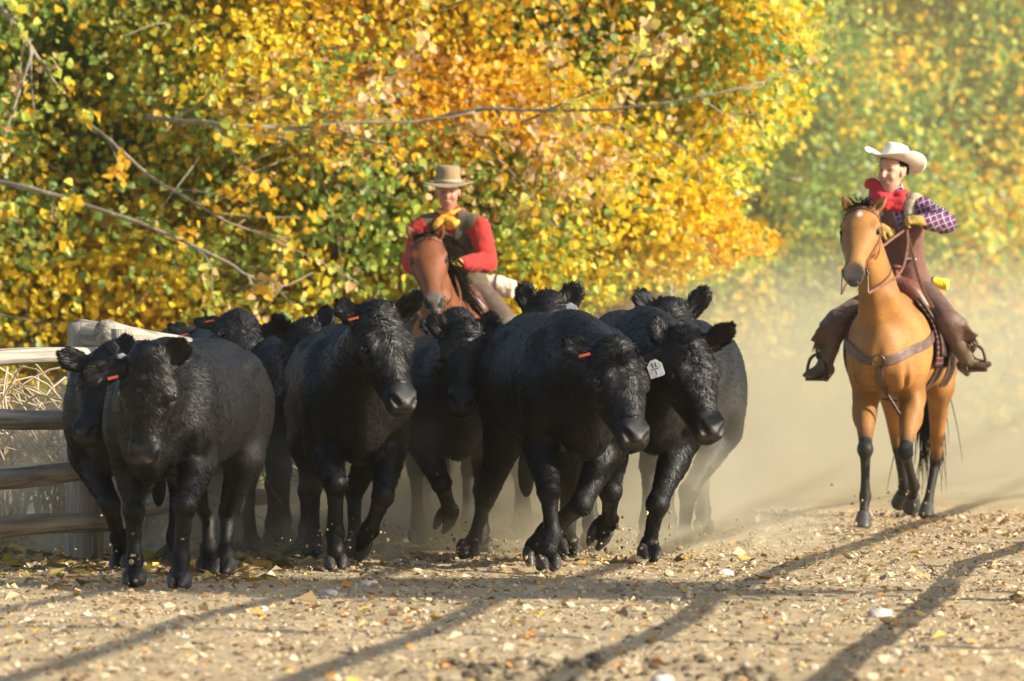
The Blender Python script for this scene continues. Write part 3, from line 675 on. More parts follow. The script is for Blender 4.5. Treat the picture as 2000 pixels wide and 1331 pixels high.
HORSE_LEG = {
    'f': [(.58, .15, 1.05), (.50, .155, .84), (.52, .135, .50), (.52, .125, .20), (.57, .125, .07)],
    'h': [(-.72, .15, 1.15), (-.56, .17, .92), (-.84, .14, .60), (-.80, .125, .22), (-.75, .125, .07)]}
def horse(label, X, Y, yaw, scale, poll, muz, turn, ears, legs, coat, points, seed=0, h=.0105, star=False, HL=.60, width=1.0, mane=1):
    M = root_matrix(X, Y, yaw, scale); Mi = M.inverted()
    root = empty('horse', M, label, 'horse', None)
    Lc = lambda p: np.array(Mi @ p); Ldir = lambda v: unit(np.array(Mi.to_3x3() @ Vector(v)))
    pw = P(*poll); yp = poll[2]; HLs = (HL - .06) * scale
    mx = P(muz[0], muz[1], yp - .3); dd = mx - pw; dd.y = 0
    dy = math.sqrt(max(HLs ** 2 - dd.length ** 2, (.15 * HLs) ** 2)); mw = Vector((mx.x, pw.y - dy, mx.z))
    p0 = Lc(pw); f = unit(Lc(mw) - p0)
    t = rad(turn); upw = Vector((math.sin(t), -math.cos(t), .5)); u = Ldir(upw); u = unit(u - f * np.dot(u, f)); l = np.cross(u, f)
    q_ = HL / .60; hp = lambda a, b, c=0: p0 + f * a * q_ + u * b + l * c
    lo = np.array([-1.35, -.42, -.02]); hi = np.array([1.55, .42, 2.25]); lo = np.minimum(lo, p0 - [3, .25, 3] * np.array([0, 1, 0]) - [0, 0, 0]); hi[1] = max(hi[1], p0[1] + .25); lo[1] = min(lo[1], p0[1] - .25)
    lo[0] = -1.35; lo[2] = -.02
    jo = {}
    for key, rest in (('fl', 'f'), ('fr', 'f'), ('hl', 'h'), ('hr', 'h')):
        J = [np.array(p) * (1, 1 if key[1] == 'l' else -1, 1) for p in HORSE_LEG[rest]]
        for i, q in enumerate(legs.get(key, [])):
            if q is not None: J[i + 2] = Lc(P(*q))
        jo[key] = J
    s = SDF(lo, hi, h)
    tx = [-1.02, -.92, -.72, -.42, -.05, .32, .58, .74, .82]
    tz = [1.22, 1.21, 1.20, 1.17, 1.14, 1.15, 1.15, 1.14, 1.13]
    ta = [.10, .18, .245, .275, .295, .27, .235, .19, .12]; tb = [.13, .21, .28, .29, .31, .32, .30, .24, .15]
    s.tube([(x, 0, z) for x, z in zip(tx, tz)], [a * width for a in ta], tb, k=.05)
    s.ell((.36, 0, 1.42), (.24, .07, .10), k=.12)
    for sy in (-1, 1):
        s.ell((.52, sy * .165, 1.14), (.16, .10, .27), ax=[(1, 0, .3), (0, 1, 0), (-.3, 0, 1)], k=.09)
        s.ell((.76, sy * .11, 1.03), (.12, .095, .15), k=.04)       # chest muscle
        s.tube([(.86, sy * .20, 1.20), (.84, sy * .17, 1.02), (.74, sy * .13, .88)], [.012, .014, .012], k=.05, neg=True)
        s.tube([(.60, sy * .155, 1.28), (.78, sy * .10, 1.36), (.92, sy * .06, 1.5)], [.05, .045, .04], k=.06)
        s.ell((-.74, sy * .15, 1.20), (.25, .13, .30), k=.10)
    s.tube([(.98, 0, 1.16), (.95, 0, 1.02), (.86, 0, .90)], [.016, .02, .02], [.03, .035, .03], k=.05, neg=True)
    # neck
    nb = hp(.03, -.13); a0 = np.array([.34, 0, 1.22]); a1 = np.array([.62, 0, 1.30]); a2 = a1 * .5 + nb * .5 + np.array([.03, 0, .03])
    s.tube([a0, a1, a2, nb, hp(.08, -.12)], [.17, .155, .105, .075, .07], [.30, .255, .18, .125, .10], k=.08)
    # head
    s.tube([hp(-.03, -.07), hp(.05, -.075), hp(.14, -.085), hp(.24, -.088), hp(.36, -.082), hp(.46, -.078), hp(.54, -.076), hp(.585, -.085)],
           [.085, .114, .124, .102, .068, .064, .068, .046], [.075, .09, .098, .088, .066, .058, .056, .036], side=l, k=.035)
    s.tube([hp(.06, -.17), hp(.16, -.19), hp(.28, -.165), hp(.40, -.13), hp(.52, -.125), hp(.57, -.12)], [.052, .058, .042, .036, .044, .03], [.08, .085, .06, .04, .032, .026], side=l, k=.05)
    for sy in (-1, 1):
        s.ell(hp(.15, -.16, sy * .075), (.085, .035, .09), ax=[f, l, u], k=.045)   # cheek
        s.ell(hp(.125, -.045, sy * .106), (.045, .026, .026), ax=[f, l, u], k=.03)  # brow
        s.tube([hp(.17, -.075, sy * .088), hp(.28, -.11, sy * .072), hp(.36, -.11, sy * .054)], [.014, .014, .01], k=.025)  # cheek crest
        s.ell(hp(.16, -.062, sy * .128), (.03, .02, .02), ax=[f, l, u], k=.018, neg=True)
        s.ell(hp(.54, -.06, sy * .045), (.035, .022, .032), ax=[f, l, u], k=.03)
        s.tube([hp(.60, -.070, sy * .034), hp(.545, -.040, sy * .062)], [.019, .013], [.016, .011], side=u, k=.008, neg=True)
    s.tube([hp(.60, -.118, 0), hp(.56, -.112, .04), hp(.50, -.115, .06)], .006, k=.008, neg=True); s.tube([hp(.60, -.118, 0), hp(.56, -.112, -.04), hp(.50, -.115, -.06)], .006, k=.008, neg=True)
    efr = []
    for sy, e in zip((1, -1), ears):
        b0 = hp(-.02, -.055, sy * .070); tip = Lc(P(e[0], e[1], yp + .02)); d = tip - b0; L = min(max(np.linalg.norm(d), .14), .19); d = unit(d)
        op = u + l * sy * .3; op = unit(op - d * np.dot(op, d)); sv = np.cross(d, op)
        s.tube([b0 - d * .03, b0 + d * L * .25, b0 + d * L * .55, b0 + d * L * .85, b0 + d * L], [.026, .036, .036, .018, .006], [.028, .026, .020, .012, .006], side=sv, k=.02)
        s.tube([b0 + d * L * .25 + op * .022, b0 + d * L * .6 + op * .022, b0 + d * L * .85 + op * .015], [.016, .02, .010], [.016, .014, .008], side=sv, k=.01, neg=True); efr.append((b0, d, L))
    for key, J in jo.items():
        sy = 1 if key[1] == 'l' else -1
        if key[0] == 'f':
            s.tube([(.58, sy * .145, 1.14), J[0], J[1]], [.085, .085, .075], [.15, .14, .11], k=.06)
            s.tube([J[1], J[1] * .62 + J[2] * .38, J[2] * .82 + J[1] * .18, J[2]], [.084, .072, .046, .050], [.105, .084, .052, .054], k=.035)
            s.ell(J[1] * .75 + J[2] * .25 + np.array([.03, sy * .035, 0]), (.05, .045, .12), k=.04)
            s.ell(J[2] + np.array([.012, 0, 0]), (.040, .044, .050), k=.03)
            s.tube([J[2], J[2] * .8 + J[3] * .2, J[2] * .3 + J[3] * .7, J[3]], [.046, .034, .030, .040], [.052, .038, .035, .045], k=.015)
        else:
            s.tube([(-.72, sy * .15, 1.2), J[0], J[1]], [.12, .115, .09], [.22, .20, .15], k=.06)
            s.tube([J[1], J[1] * .55 + J[2] * .45, J[2]], [.092, .06, .040], [.125, .085, .058], k=.05)
            s.tube([J[2] + np.array([-.03, 0, .02]), J[2] * .75 + J[3] * .25, J[2] * .3 + J[3] * .7, J[3]], [.040, .034, .030, .038], [.055, .042, .036, .042], k=.015)
        s.tube([J[3], J[3] * .4 + J[4] * .6, J[4] * .92 + J[3] * .08], [.038, .030, .036], [.042, .033, .040], k=.012)
    s.tube([(-1.0, 0, 1.38), (-1.08, 0, 1.28), (-1.11, 0, 1.05)], [.04, .03, .02], k=.03)
    V, F = s.mesh(); V = relax(V, F, 2, .45); N = vnormals(V, F)
    coat = np.array(coat); points = np.array(points)
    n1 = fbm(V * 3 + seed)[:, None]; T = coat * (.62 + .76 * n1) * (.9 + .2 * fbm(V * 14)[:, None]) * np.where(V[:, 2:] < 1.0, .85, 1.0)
    for key, J in jo.items():
        for a, b, st in ((J[1], J[2], .66), (J[2], J[3], -1), (J[3], J[4], -1)):
            d = b - a; L = np.linalg.norm(d); t_ = np.clip(((V - a) @ d) / L ** 2, 0, 1); dist = np.linalg.norm(V - a - t_[:, None] * d, axis=1)
            near = (dist < .085) * (V[:, 2] < .95); amt = near * np.clip((t_ - st) / .34, 0, 1) if st > 0 else near.astype(float)
            T = T * (1 - amt[:, None]) + points * amt[:, None]
    hc = V - p0; ha, hu_, hl_ = hc @ f / q_, hc @ u, hc @ l
    head = (np.abs(hl_) < .16) & (hu_ > -.3) & (hu_ < .06) & (ha > -.06) & (ha < .66)
    mzz = head * np.clip((ha - .46) / .06, 0, 1); T = T * (1 - mzz[:, None]) + (np.array([.11, .095, .08]) * (1 - .6 * np.clip((ha - .545) / .03, 0, 1) * (np.abs(hl_) < .028))[:, None] * (.6 + .8 * fbm(V * 25)[:, None])) * mzz[:, None]
    fr = head * np.clip((ha - .25) / .2, 0, 1) * np.clip(1 - np.abs(hl_) / .03, 0, 1) * (hu_ > -.08) * .35; T = T * (1 - fr[:, None]) + np.array([.12, .09, .06]) * fr[:, None]
    for sy in (-1, 1):
        dn = np.minimum(np.linalg.norm(V - hp(.548, -.048, sy * .056), axis=1), np.linalg.norm(V - hp(.578, -.060, sy * .040), axis=1)); T[dn < .023] = (.008, .007, .007)
        dn = np.linalg.norm(V - hp(.16, -.062, sy * .125), axis=1)[:, None]; w_ = np.clip(1.5 - dn / .028, 0, 1); T = T * (1 - w_ * .8) + np.array([.02, .015, .012]) * w_ * .8
    if star:
        sd_ = np.sqrt(((ha - .07) / .028) ** 2 + (hl_ / .020) ** 2) + .5 * fbm(V * 60); w_ = (head & (hu_ > -.08)) * np.clip(1.45 - sd_, 0, 1); T = T * (1 - w_[:, None]) + np.array([.75, .72, .68]) * w_[:, None]
    for b0, d, L in efr:
        q = V - b0; t_ = q @ d; w_ = ((np.linalg.norm(q - t_[:, None] * d, axis=1) < .06) * np.clip((t_ / L - .86) / .1, 0, 1))[:, None]; T = T * (1 - w_) + points * w_
    T = np.c_[T, np.zeros(len(T))]
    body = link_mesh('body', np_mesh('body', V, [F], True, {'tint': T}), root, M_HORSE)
    bvh = BVHTree.FromPolygons([Vector(v) for v in V], [tuple(int(i) for i in q) for q in F])
    eb = ball_mesh(.021); eb.materials.append(M_EYE)
    for sy in (-1, 1):
        e = link_mesh('eye', eb, root); e.location = hp(.16, -.060, sy * .112)
    for key, J in jo.items():
        hf = link_mesh('hoof', HOOF_ROUND, root); dn = unit(J[4] - J[3]); 
        if J[4][2] < .12: dn = unit(dn * .3 + np.array([0, 0, -1]))
        fw = unit(np.array([1, 0, 0]) - dn * dn[0]); up = -dn
        o = J[4] - up * .062 if J[4][2] > .12 else np.array([J[4][0], J[4][1], 0.]); hf.matrix_local = frame_at(o, fw, np.cross(up, fw))
    # mane, forelock, tail
    r = np.random.default_rng(seed + 5)
    n = 260; tt = r.random(n); rt = np.array([tuple(bvh.find_nearest(Vector(tuple((np.array([.38, 0, 1.55]) * (1 - t_) + hp(-.04, -.08) * t_) + np.array([-.06, 0, .12]))))[0]) for t_ in tt])
    strands('mane', rt, np.tile([-.1, .75 * mane, .45], (n, 1)), np.full(n, .30 if mane > 0 else .2), .007, root, M_HAIRH, seed, droop=1.9)
    n = 150; rt = np.array([hp(-.045, -.02, c) for c in r.normal(0, .026, n)]); dv = np.array([f * .35 + u * .6 + l * c - f * .5 * (r.random() > .5) for c in r.normal(0, .55, n)])
    strands('forelock', rt, dv, np.full(n, .12), .004, root, M_HAIRH, seed + 1, droop=.7)
    n = 220; rt = np.array([-1.08, 0, 1.28]) + r.normal(0, .022, (n, 3)) + np.array([0, 0, -.35]) * r.random((n, 1)); dv = np.tile([-.5, -.1, -.6], (n, 1))
    strands('tail', rt, dv, np.full(n, .80), .008, root, M_HAIRH, seed + 2, droop=2.6, segs=8)
    return dict(root=root, M=M, Mi=Mi, Lc=Lc, hp=hp, f=f, u=u, l=l, bvh=bvh, p0=p0, jo=jo)

def bridle(H, mat, hand, metal=True, bosal=False, rein_drop=None):
    """headstall with bit and reins; hand = world point where the reins are held"""
    hp, bvh, root = H['hp'], H['bvh'], H['root']
    br = empty('bridle', None); br.parent = root; tag(br)
    br.name = 'bridle'
    strap('browband', [hp(.035, -.10, .13), hp(.02, -.02, .09), hp(.015, .02, 0), hp(.02, -.02, -.09), hp(.035, -.10, -.13)], .022, .006, bvh, .006, br, mat)
    for sy in (-1, 1):
        strap('cheek_strap', [hp(-.03, -.10, sy * .09), hp(.04, -.10, sy * .14), hp(.18, -.11, sy * .15), hp(.32, -.115, sy * .12), hp(.45, -.115, sy * .09), hp(.49, -.115, sy * .08)], .02, .006, bvh, .006, br, mat)
        bt = link_mesh('bit', tube_to('bit', [hp(.47, -.10, sy * .075), hp(.50, -.12, sy * .082), hp(.55, -.16, sy * .085), hp(.60, -.19, sy * .086)], .004), br, M_METAL)
        rg = link_mesh('buckle', ring_mesh(.014, .004), br, M_METAL); rg.matrix_local = frame_at(hp(.12, -.105, sy * .125), H['f'], H['u'])
        rg = link_mesh('bit_ring', ring_mesh(.022, .004), br, M_METAL); rg.matrix_local = frame_at(hp(.48, -.115, sy * .082), H['f'], H['u'])
        a = hp(.60, -.19, sy * .086); b = H['Lc'](hand)
        mid = (a * .6 + b * .4) + np.array([0.02, sy * .10, -.05]); mid2 = (a * .25 + b * .75) + np.array([.03, sy * .07, -.03])
        strap('rein', [a, mid, mid2, b], .016, .005, None, 0, br, mat, up=(1, .3, .2))
    strap('throat_latch', [hp(.0, -.12, .12), hp(.10, -.25, .09), hp(.13, -.30, 0), hp(.10, -.25, -.09), hp(.0, -.12, -.12)], .012, .005, bvh, .006, br, mat)
    return br
def tube_to(name, pts, r, seg=8, sub=6):
    Q = catmull(np.array([tuple(p) for p in pts]), sub); V, F = tube_mesh([(Q, np.full(len(Q), r) if np.isscalar(r) else np.interp(np.linspace(0, 1, len(Q)), np.linspace(0, 1, len(r)), r))], seg)
    return np_mesh(name, V, [F])
BUCK = horse('buckskin horse with black knees and a white star, ridden by the boy', 2.58, 37.7, -13, 1.0,
    (1682, 408, 36.55), (1662, 519), -14, [(1728, 388), (1647, 386)],
    {'fr': [(1690, 878, 36.9), (1690, 970, 36.95), (1686, 1012, 36.9)], 'fl': [(1768, 885, 36.85), (1785, 950, 37.2), (1783, 975, 37.35)],
     'hl': [(1828, 900, 38.9), (1812, 985, 38.8), (1810, 1008, 38.7)], 'hr': [(1755, 880, 38.6), (1765, 950, 38.9), (1762, 968, 39.0)]},
    (.33, .150, .040), (.018, .017, .014), seed=21, star=True, mane=-1)
bridle(BUCK, M_LEATHER, P(1772, 446, 37.35))
BAY = horse('bay horse with a brown face and black mane behind the herd, carrying the man', -.36, 40.3, -10, .99,
    (834, 466, 39.2), (847, 578), 2, [(864, 440), (797, 446)], {}, (.19, .062, .022), (.014, .011, .010), seed=31)
bridle(BAY, M_LEATHER, P(873, 508, 39.75))
# breast collar of the buckskin
def tack(H, collar=True):
    bvh, root = H['bvh'], H['root']
    if collar:
        c = empty('breast_collar'); c.parent = root
        for sy in (-1, 1):
            strap('collar_strap', [(.93, sy * .03, 1.085), (.90, sy * .10, 1.10), (.80, sy * .20, 1.15), (.62, sy * .29, 1.20), (.40, sy * .33, 1.26)], .062, .010, bvh, .010, c, M_COLLAR)
        loc, nr, _, _ = bvh.find_nearest(Vector((.95, 0, 1.08)))
        rg = link_mesh('collar_ring', ring_mesh(.042, .006), c, M_METAL); n_ = np.array(nr); rg.matrix_local = frame_at(np.array(loc) + n_ * .02, np.cross([0, 0, 1.], n_), np.cross(n_, np.cross([0, 0, 1.], n_)))
        strap('centre_strap', [(.93, 0, 1.03), (.90, 0, .93), (.80, .0, .82)], .05, .010, bvh, .010, c, M_COLLAR)
        strap('tie_down', [(.86, .0, .86), (.80, .02, .78), (.62, .02, .76)], .028, .008, bvh, .012, c, M_DLEATHER)
    sd_ = empty('saddle'); sd_.parent = root
    s = SDF((-.50, -.46, .78), (.42, .46, 1.86), .011)
    # seat, cantle and pommel
    s.tube([(.18, 0, 1.52), (.05, 0, 1.49), (-.15, 0, 1.50), (-.30, 0, 1.57)], [.10, .15, .18, .16], [.04, .035, .04, .035], k=.03)
    s.tube([(-.30, -.17, 1.55), (-.33, -.08, 1.63), (-.34, 0, 1.655), (-.33, .08, 1.63), (-.30, .17, 1.55)], .028, .022, side=(1, 0, 0), k=.04)
    s.tube([(.20, -.19, 1.44), (.20, -.10, 1.55), (.19, 0, 1.59), (.20, .10, 1.55), (.20, .19, 1.44)], [.06, .075, .065, .075, .06], [.045, .06, .05, .06, .045], side=(1, 0, 0), k=.05)
    s.tube([(.21, 0, 1.58), (.23, 0, 1.67)], .022, k=.03); s.ell((.235, 0, 1.70), (.05, .045, .014), k=.01)
    V, F = s.mesh(); V = relax(V, F, 2); link_mesh('seat', np_mesh('seat', V, [F]), sd_, M_TOOLED)
    for sy in (-1, 1):
        # skirt and pad: sheets wrapped over the barrel
        for nm, x0, x1, z0, z1, off, mt in (('saddle_pad', -.42, .40, 1.00, 1.50, .022, M_PAD), ('skirt', -.36, .32, 1.10, 1.50, .042, M_DLEATHER), ('fender', -.06, .20, .80, 1.40, .065, M_DLEATHER)):
            nx, nz = 12, 12; VV = []
            for i in range(nx):
                for j in range(nz):
                    x = x0 + (x1 - x0) * i / (nx - 1); z = z0 + (z1 - z0) * j / (nz - 1)
                    loc, nr, _, _ = bvh.find_nearest(Vector((x, sy * (.42 if z < 1.3 else .30), z + (.1 if z > 1.38 else 0))))
                    VV.append(np.array(loc) + np.array(nr) * off)
            for i in range(nx):
                for j in range(nz): 
                    v = VV[i * nz + j]; VV.append(v + np.array([0, sy * .012, .004]))
            q = nx * nz; FF = []
            for i in range(nx - 1):
                for j in range(nz - 1):
                    a, b, c_, d = i * nz + j, (i + 1) * nz + j, (i + 1) * nz + j + 1, i * nz + j + 1
                    FF += [[a, d, c_, b], [a + q, b + q, c_ + q, d + q]]
            edge = [(i * nz, (i + 1) * nz) for i in range(nx - 1)] + [((i + 1) * nz + nz - 1, i * nz + nz - 1) for i in range(nx - 1)] + [(j + 1, j) for j in range(nz - 1)] + [((nx - 1) * nz + j, (nx - 1) * nz + j + 1) for j in range(nz - 1)]
            FF += [[a, b, b + q, a + q] for a, b in edge]
            link_mesh(nm, np_mesh(nm, VV, [np.array(FF)]), sd_, mt)
    strap('cinch', [(.18, .30, 1.15), (.20, .32, .95), (.20, .2, .84), (.20, 0, .80), (.20, -.2, .84), (.20, -.32, .95), (.18, -.30, 1.15)], .09, .012, bvh, .012, sd_, M_DLEATHER)
    return sd_
SAD_B = tack(BUCK); SAD_M = tack(BAY)
def stirrup(sad, M, foot, yawdeg, roll=0):
    """stirrup hanging at a world point, with its leathers up to the saddle"""
    Mi = M.inverted(); p = np.array(Mi @ foot)
    st = empty('stirrup'); st.parent = sad
    a = tube_to('frame', [p + (0, -.062, -.01), p + (0, -.066, .04), p + (0, -.045, .13), p + (0, 0, .16), p + (0, .045, .13), p + (0, .066, .04), p + (0, .062, -.01)], .011)
    link_mesh('frame', a, st, M_DLEATHER)
    V = np.array([(-.045, -.07, -.012), (.045, -.07, -.012), (.045, .07, -.012), (-.045, .07, -.012)]); V = np.concatenate([V, V + (0, 0, .014)]) + p
    link_mesh('tread', np_mesh('tread', V, [np.array([[3, 2, 1, 0], [4, 5, 6, 7], [0, 1, 5, 4], [1, 2, 6, 5], [2, 3, 7, 6], [3, 0, 4, 7]])], False), st, M_DLEATHER)
    sy = 1 if p[1] > 0 else -1
    strap('stirrup_leather', [p + (0, 0, .16), p * .5 + np.array([.03, sy * .36, 1.25]) * .5 + (0, sy * .03, 0), np.array([.03, sy * .33, 1.30])], .055, .012, None, 0, st, M_DLEATHER, up=(.3, sy, 0))
    return st
# ------------------------------------------------------------------ riders, modelled about the pelvis in world axes
M_SKIN = Mat('skin', (.5, .3, .2), .5); _a = M_SKIN.attr('tint'); M_SKIN.base(_a.outputs['Color']); M_SKIN.b.inputs['Subsurface Weight'].default_value = .08; M_SKIN.b.inputs['Subsurface Radius'].default_value = (.02, .008, .005); M_SKIN = M_SKIN.m
def cloth(name, col, rough=.85, scale=25, amt=.18, bump=.3, **kw):
    m = Mat(name, col, rough, **kw); n = m.noise(scale, 5, .6)
    m.base(m.ramp(n.outputs[0], [(.25, tuple(c * (1 - amt) for c in col[:3])), (.75, tuple(min(c * (1 + amt), 1) for c in col[:3]))]).outputs[0])
    n2 = m.noise(scale * .5, 3, .6, dist=1.8); m.bump(n2.outputs[0], bump * 1.6, .022); m.b.inputs['Sheen Weight'].default_value = .1; return m.m
M_RED = cloth('red_wool', (.38, .016, .010), .85, 14)
M_OLIVE = cloth('olive_wool_vest', (.085, .068, .038), .9, 30)
M_YELLOWSCARF = cloth('yellow_silk', (.72, .34, .02), .55, 12)
M_REDSCARF = cloth('red_bandana', (.50, .014, .022), .75, 14)
M_CHAPS = cloth('chaps_leather_brown', (.12, .062, .042), .6, 12, .3)
M_CHAPS2 = cloth('chaps_leather_grey_brown', (.105, .07, .045), .65, 12, .3)
M_BROWNVEST = cloth('brown_vest_cloth', (.15, .065, .045), .85, 20)
M_YOKE = cloth('tan_suede_yoke', (.42, .36, .24), .9, 20)
M_GLOVE = cloth('yellow_buckskin', (.42, .27, .045), .7, 30)
M_BOOT = cloth('boot_leather', (.13, .085, .045), .5, 20, .3)
M_JEAN = cloth('blue_denim', (.035, .07, .16), .85, 40)
M_HATT = cloth('tan_felt', (.27, .19, .10), .9, 15, .12)
M_HATW = cloth('cream_felt', (.74, .68, .56), .9, 10, .06, .1)
M_BAND = cloth('hat_band', (.42, .30, .20), .6, 30)
M_DARKHAIR = hair_material('dark_hair', (.018, .011, .007, 1), .5)
M_TEETH = Mat('teeth', (.75, .72, .65), .3).m
M_BEDROLL = cloth('canvas_bedroll', (.62, .52, .40), .9, 14, .25)
M_SLICKER = cloth('yellow_slicker', (.80, .62, .04), .5, 10)
# plaid shirt: woven bands
_p = Mat('plaid_cotton', (.1, .05, .1), .85); _tc = _p.n('ShaderNodeTexCoord'); _sx = _p.n('ShaderNodeSeparateXYZ')
_rot = _p.n('ShaderNodeMapping'); _rot.inputs['Rotation'].default_value = (0, .35, .2); _p.l(_tc.outputs['Object'], _rot.inputs[0]); _p.l(_rot.outputs[0], _sx.inputs[0])
def _band(src, per, lo, phase=0):
    a = _p.n('ShaderNodeMath', operation='MULTIPLY_ADD'); _p.l(src, a.inputs[0]); a.inputs[1].default_value = 1 / per; a.inputs[2].default_value = phase
    f_ = _p.n('ShaderNodeMath', operation='FRACT'); _p.l(a.outputs[0], f_.inputs[0]); g = _p.n('ShaderNodeMath', operation='GREATER_THAN'); _p.l(f_.outputs[0], g.inputs[0]); g.inputs[1].default_value = lo; return g.outputs[0]
_c = _p.mix(_band(_sx.outputs[0], .036, .5), (.035, .02, .07), (.20, .045, .085)); _c = _p.mix(_band(_sx.outputs[2], .036, .5, .2), _c, (.13, .03, .08))
_c = _p.mix(_band(_sx.outputs[0], .036, .88, .3), _c, (.40, .36, .46)); _c = _p.mix(_band(_sx.outputs[2], .036, .88, .6), _c, (.40, .36, .46)); _p.base(_c)
_n = _p.noise(9, 3, .6, dist=1.5); _p.bump(_n.outputs[0], .8, .03); M_PLAID = _p.m

def fingers(s, wrist, hand_dir, palm_n, curl=.9, sc=1.0):
    """palm, four unequal curled fingers and a thumb"""
    d = unit(hand_dir); n = unit(np.array(palm_n) - d * np.dot(palm_n, d)); sd_ = np.cross(d, n)
    w = np.array(wrist); c = w + d * .045 * sc
    s.tube([w, c, w + d * .085 * sc], [.026 * sc, .04 * sc, .04 * sc], [.02 * sc, .017 * sc, .015 * sc], side=sd_, k=.012)
    for i, (o, L) in enumerate(((-.030, .062), (-.010, .072), (.010, .068), (.030, .054))):
        b = w + d * .085 * sc + sd_ * o * sc; pts = [b]; cur = b; a = .25
        for seg in (.42, .33, .25):
            a += curl * .9; dd = d * math.cos(a) + n * math.sin(a); cur = cur + dd * L * seg * sc; pts.append(cur)
        s.tube(pts, [.0105 * sc, .010 * sc, .009 * sc, .008 * sc], k=.004, sub=3)
    b = w + d * .03 * sc - sd_ * .034 * sc
    s.tube([b, b + (d * .5 - sd_ * .6 + n * .4) * .035 * sc, b + (d * .95 - sd_ * .35 + n * .9) * .055 * sc], [.015 * sc, .012 * sc, .010 * sc], k=.008, sub=3)

def rider(name_label, Y, px, spec):
    """px: dict of joints (px, py, depth)"""
    J = {k: np.array(P(*v)) for k, v in px.items()}
    o = J['pelvis'].copy(); root = empty('person', Matrix.Translation(Vector(o)), name_label, 'person')
    J = {k: v - o for k, v in J.items()}
    up = unit(J['neck'] - J['pelvis']); sc = spec['sc']
    fw = unit(spec['fwd']); hf = unit(spec['face']); hu = unit(np.array(spec.get('headup', (0, 0, 1.))) - hf * np.dot(spec.get('headup', (0, 0, 1.)), hf)); hl = np.cross(hu, hf)
    hd = J['head']; S = spec['head']   # S = head height scale (1 = .235 m)
    hp = lambda a, b, c: hd + hf * a * S + hu * b * S + hl * c * S
    pts = np.array(list(J.values())); lo = pts.min(0) - .22; hi = pts.max(0) + .24
    h = spec.get('h', .0075)
    s = SDF(lo, hi, h); R = spec['body']
    side = unit(J['shl'] - J['shr'])
    chest = J['neck'] * .72 + J['pelvis'] * .28; waist = J['neck'] * .38 + J['pelvis'] * .62
    s.tube([J['pelvis'], waist, chest, J['neck'] - up * .06 * sc], [.15 * R, .135 * R, .16 * R, .12 * R], [.11 * R, .10 * R, .115 * R, .08 * R], side=side, k=.03)
    s.tube([J['shr'], J['neck'] - up * .045 * sc, J['shl']], [.055 * R, .07 * R, .055 * R], k=.04)
    s.tube([J['neck'] - up * .05, J['neck'] + up * .02, hd - hu * .05 * S], [.055 * sc, .052 * sc, .05 * sc], k=.02)
    for e in 'lr':
        s.tube([J['sh' + e], J['el' + e]], [.055 * R, .042 * R], k=.03); s.tube([J['el' + e], J['wr' + e]], [.042 * R, .028 * R], k=.02)
        fingers(s, J['wr' + e], spec['hand' + e][0], spec['hand' + e][1], sc=.95 * sc)
        s.tube([J['hip' + e], J['kn' + e]], [.09 * R, .062 * R], k=.04); s.tube([J['kn' + e], J['an' + e]], [.06 * R, .036 * R], k=.02)
        s.tube([J['an' + e], J['an' + e] + unit(J['an' + e] - J['kn' + e]) * .04 + unit(spec['toe' + e]) * .10 * sc], [.032, .022], [.03, .018], k=.02)
    # head
    s.ell(hp(-.012, .030, 0), (.098 * S, .078 * S, .092 * S), ax=[hf, hl, hu], k=.02)
    s.tube([hp(.028, -.005, 0), hp(.030, -.06, 0), hp(.036, -.098, 0)], [.066 * S, .056 * S, .030 * S], [.058 * S, .05 * S, .034 * S], side=hl, k=.025)
    s.tube([hp(.082, .020, 0), hp(.102, -.018, 0), hp(.098, -.026, 0)], [.008 * S, .013 * S, .012 * S], [.01 * S, .016 * S, .012 * S], side=hl, k=.012)
    for e in (-1, 1):
        s.ell(hp(.012, -.002, e * .080), (.016 * S, .009 * S, .030 * S), ax=[hf, hl, hu], k=.006)
        s.ell(hp(.088, .012, e * .032), (.018 * S, .018 * S, .011 * S), ax=[hf, hl, hu], k=.012, neg=True)
        s.ell(hp(.074, .030, e * .032), (.012 * S, .022 * S, .007 * S), ax=[hf, hl, hu], k=.012)
        s.ell(hp(.066, -.028, e * .040), (.018 * S, .018 * S, .018 * S), ax=[hf, hl, hu], k=.02)
    s.ell(hp(.082, -.052, 0), (.012 * S, .026 * S, .006 * S), ax=[hf, hl, hu], k=.010)
    s.ell(hp(.080, -.066, 0), (.012 * S, .022 * S, .006 * S), ax=[hf, hl, hu], k=.010)
    s.tube([hp(.095, -.057, -.026), hp(.099, -.060, 0), hp(.095, -.057, .026)], .004 * S if not spec.get('smile') else .007 * S, k=.004, neg=True)
    V, F = s.mesh(); V = relax(V, F, 1, .4)
    sk = np.array(spec['skin']); T = np.tile(sk, (len(V), 1)) * (.92 + .16 * fbm(V * 20)[:, None])
    q = V - hd; a_, b_, c_ = q @ hf / S, q @ hu / S, q @ hl / S
    lips = np.clip(1.4 - np.sqrt((c_ / .026) ** 2 + ((b_ + .059) / .010) ** 2), 0, 1) * (a_ > .05); T = T * (1 - .55 * lips[:, None]) + np.array([.36, .10, .08]) * .55 * lips[:, None]
    ck = np.clip(1 - np.sqrt(((np.abs(c_) - .042) / .03) ** 2 + ((b_ + .03) / .03) ** 2), 0, 1) * (a_ > .03); T = T * (1 - .35 * ck[:, None]) + np.array([.55, .17, .11]) * .35 * ck[:, None]
    T = np.c_[T, np.zeros(len(T))]
    link_mesh('body', np_mesh('body', V, [F], True, {'tint': T}), root, M_SKIN)
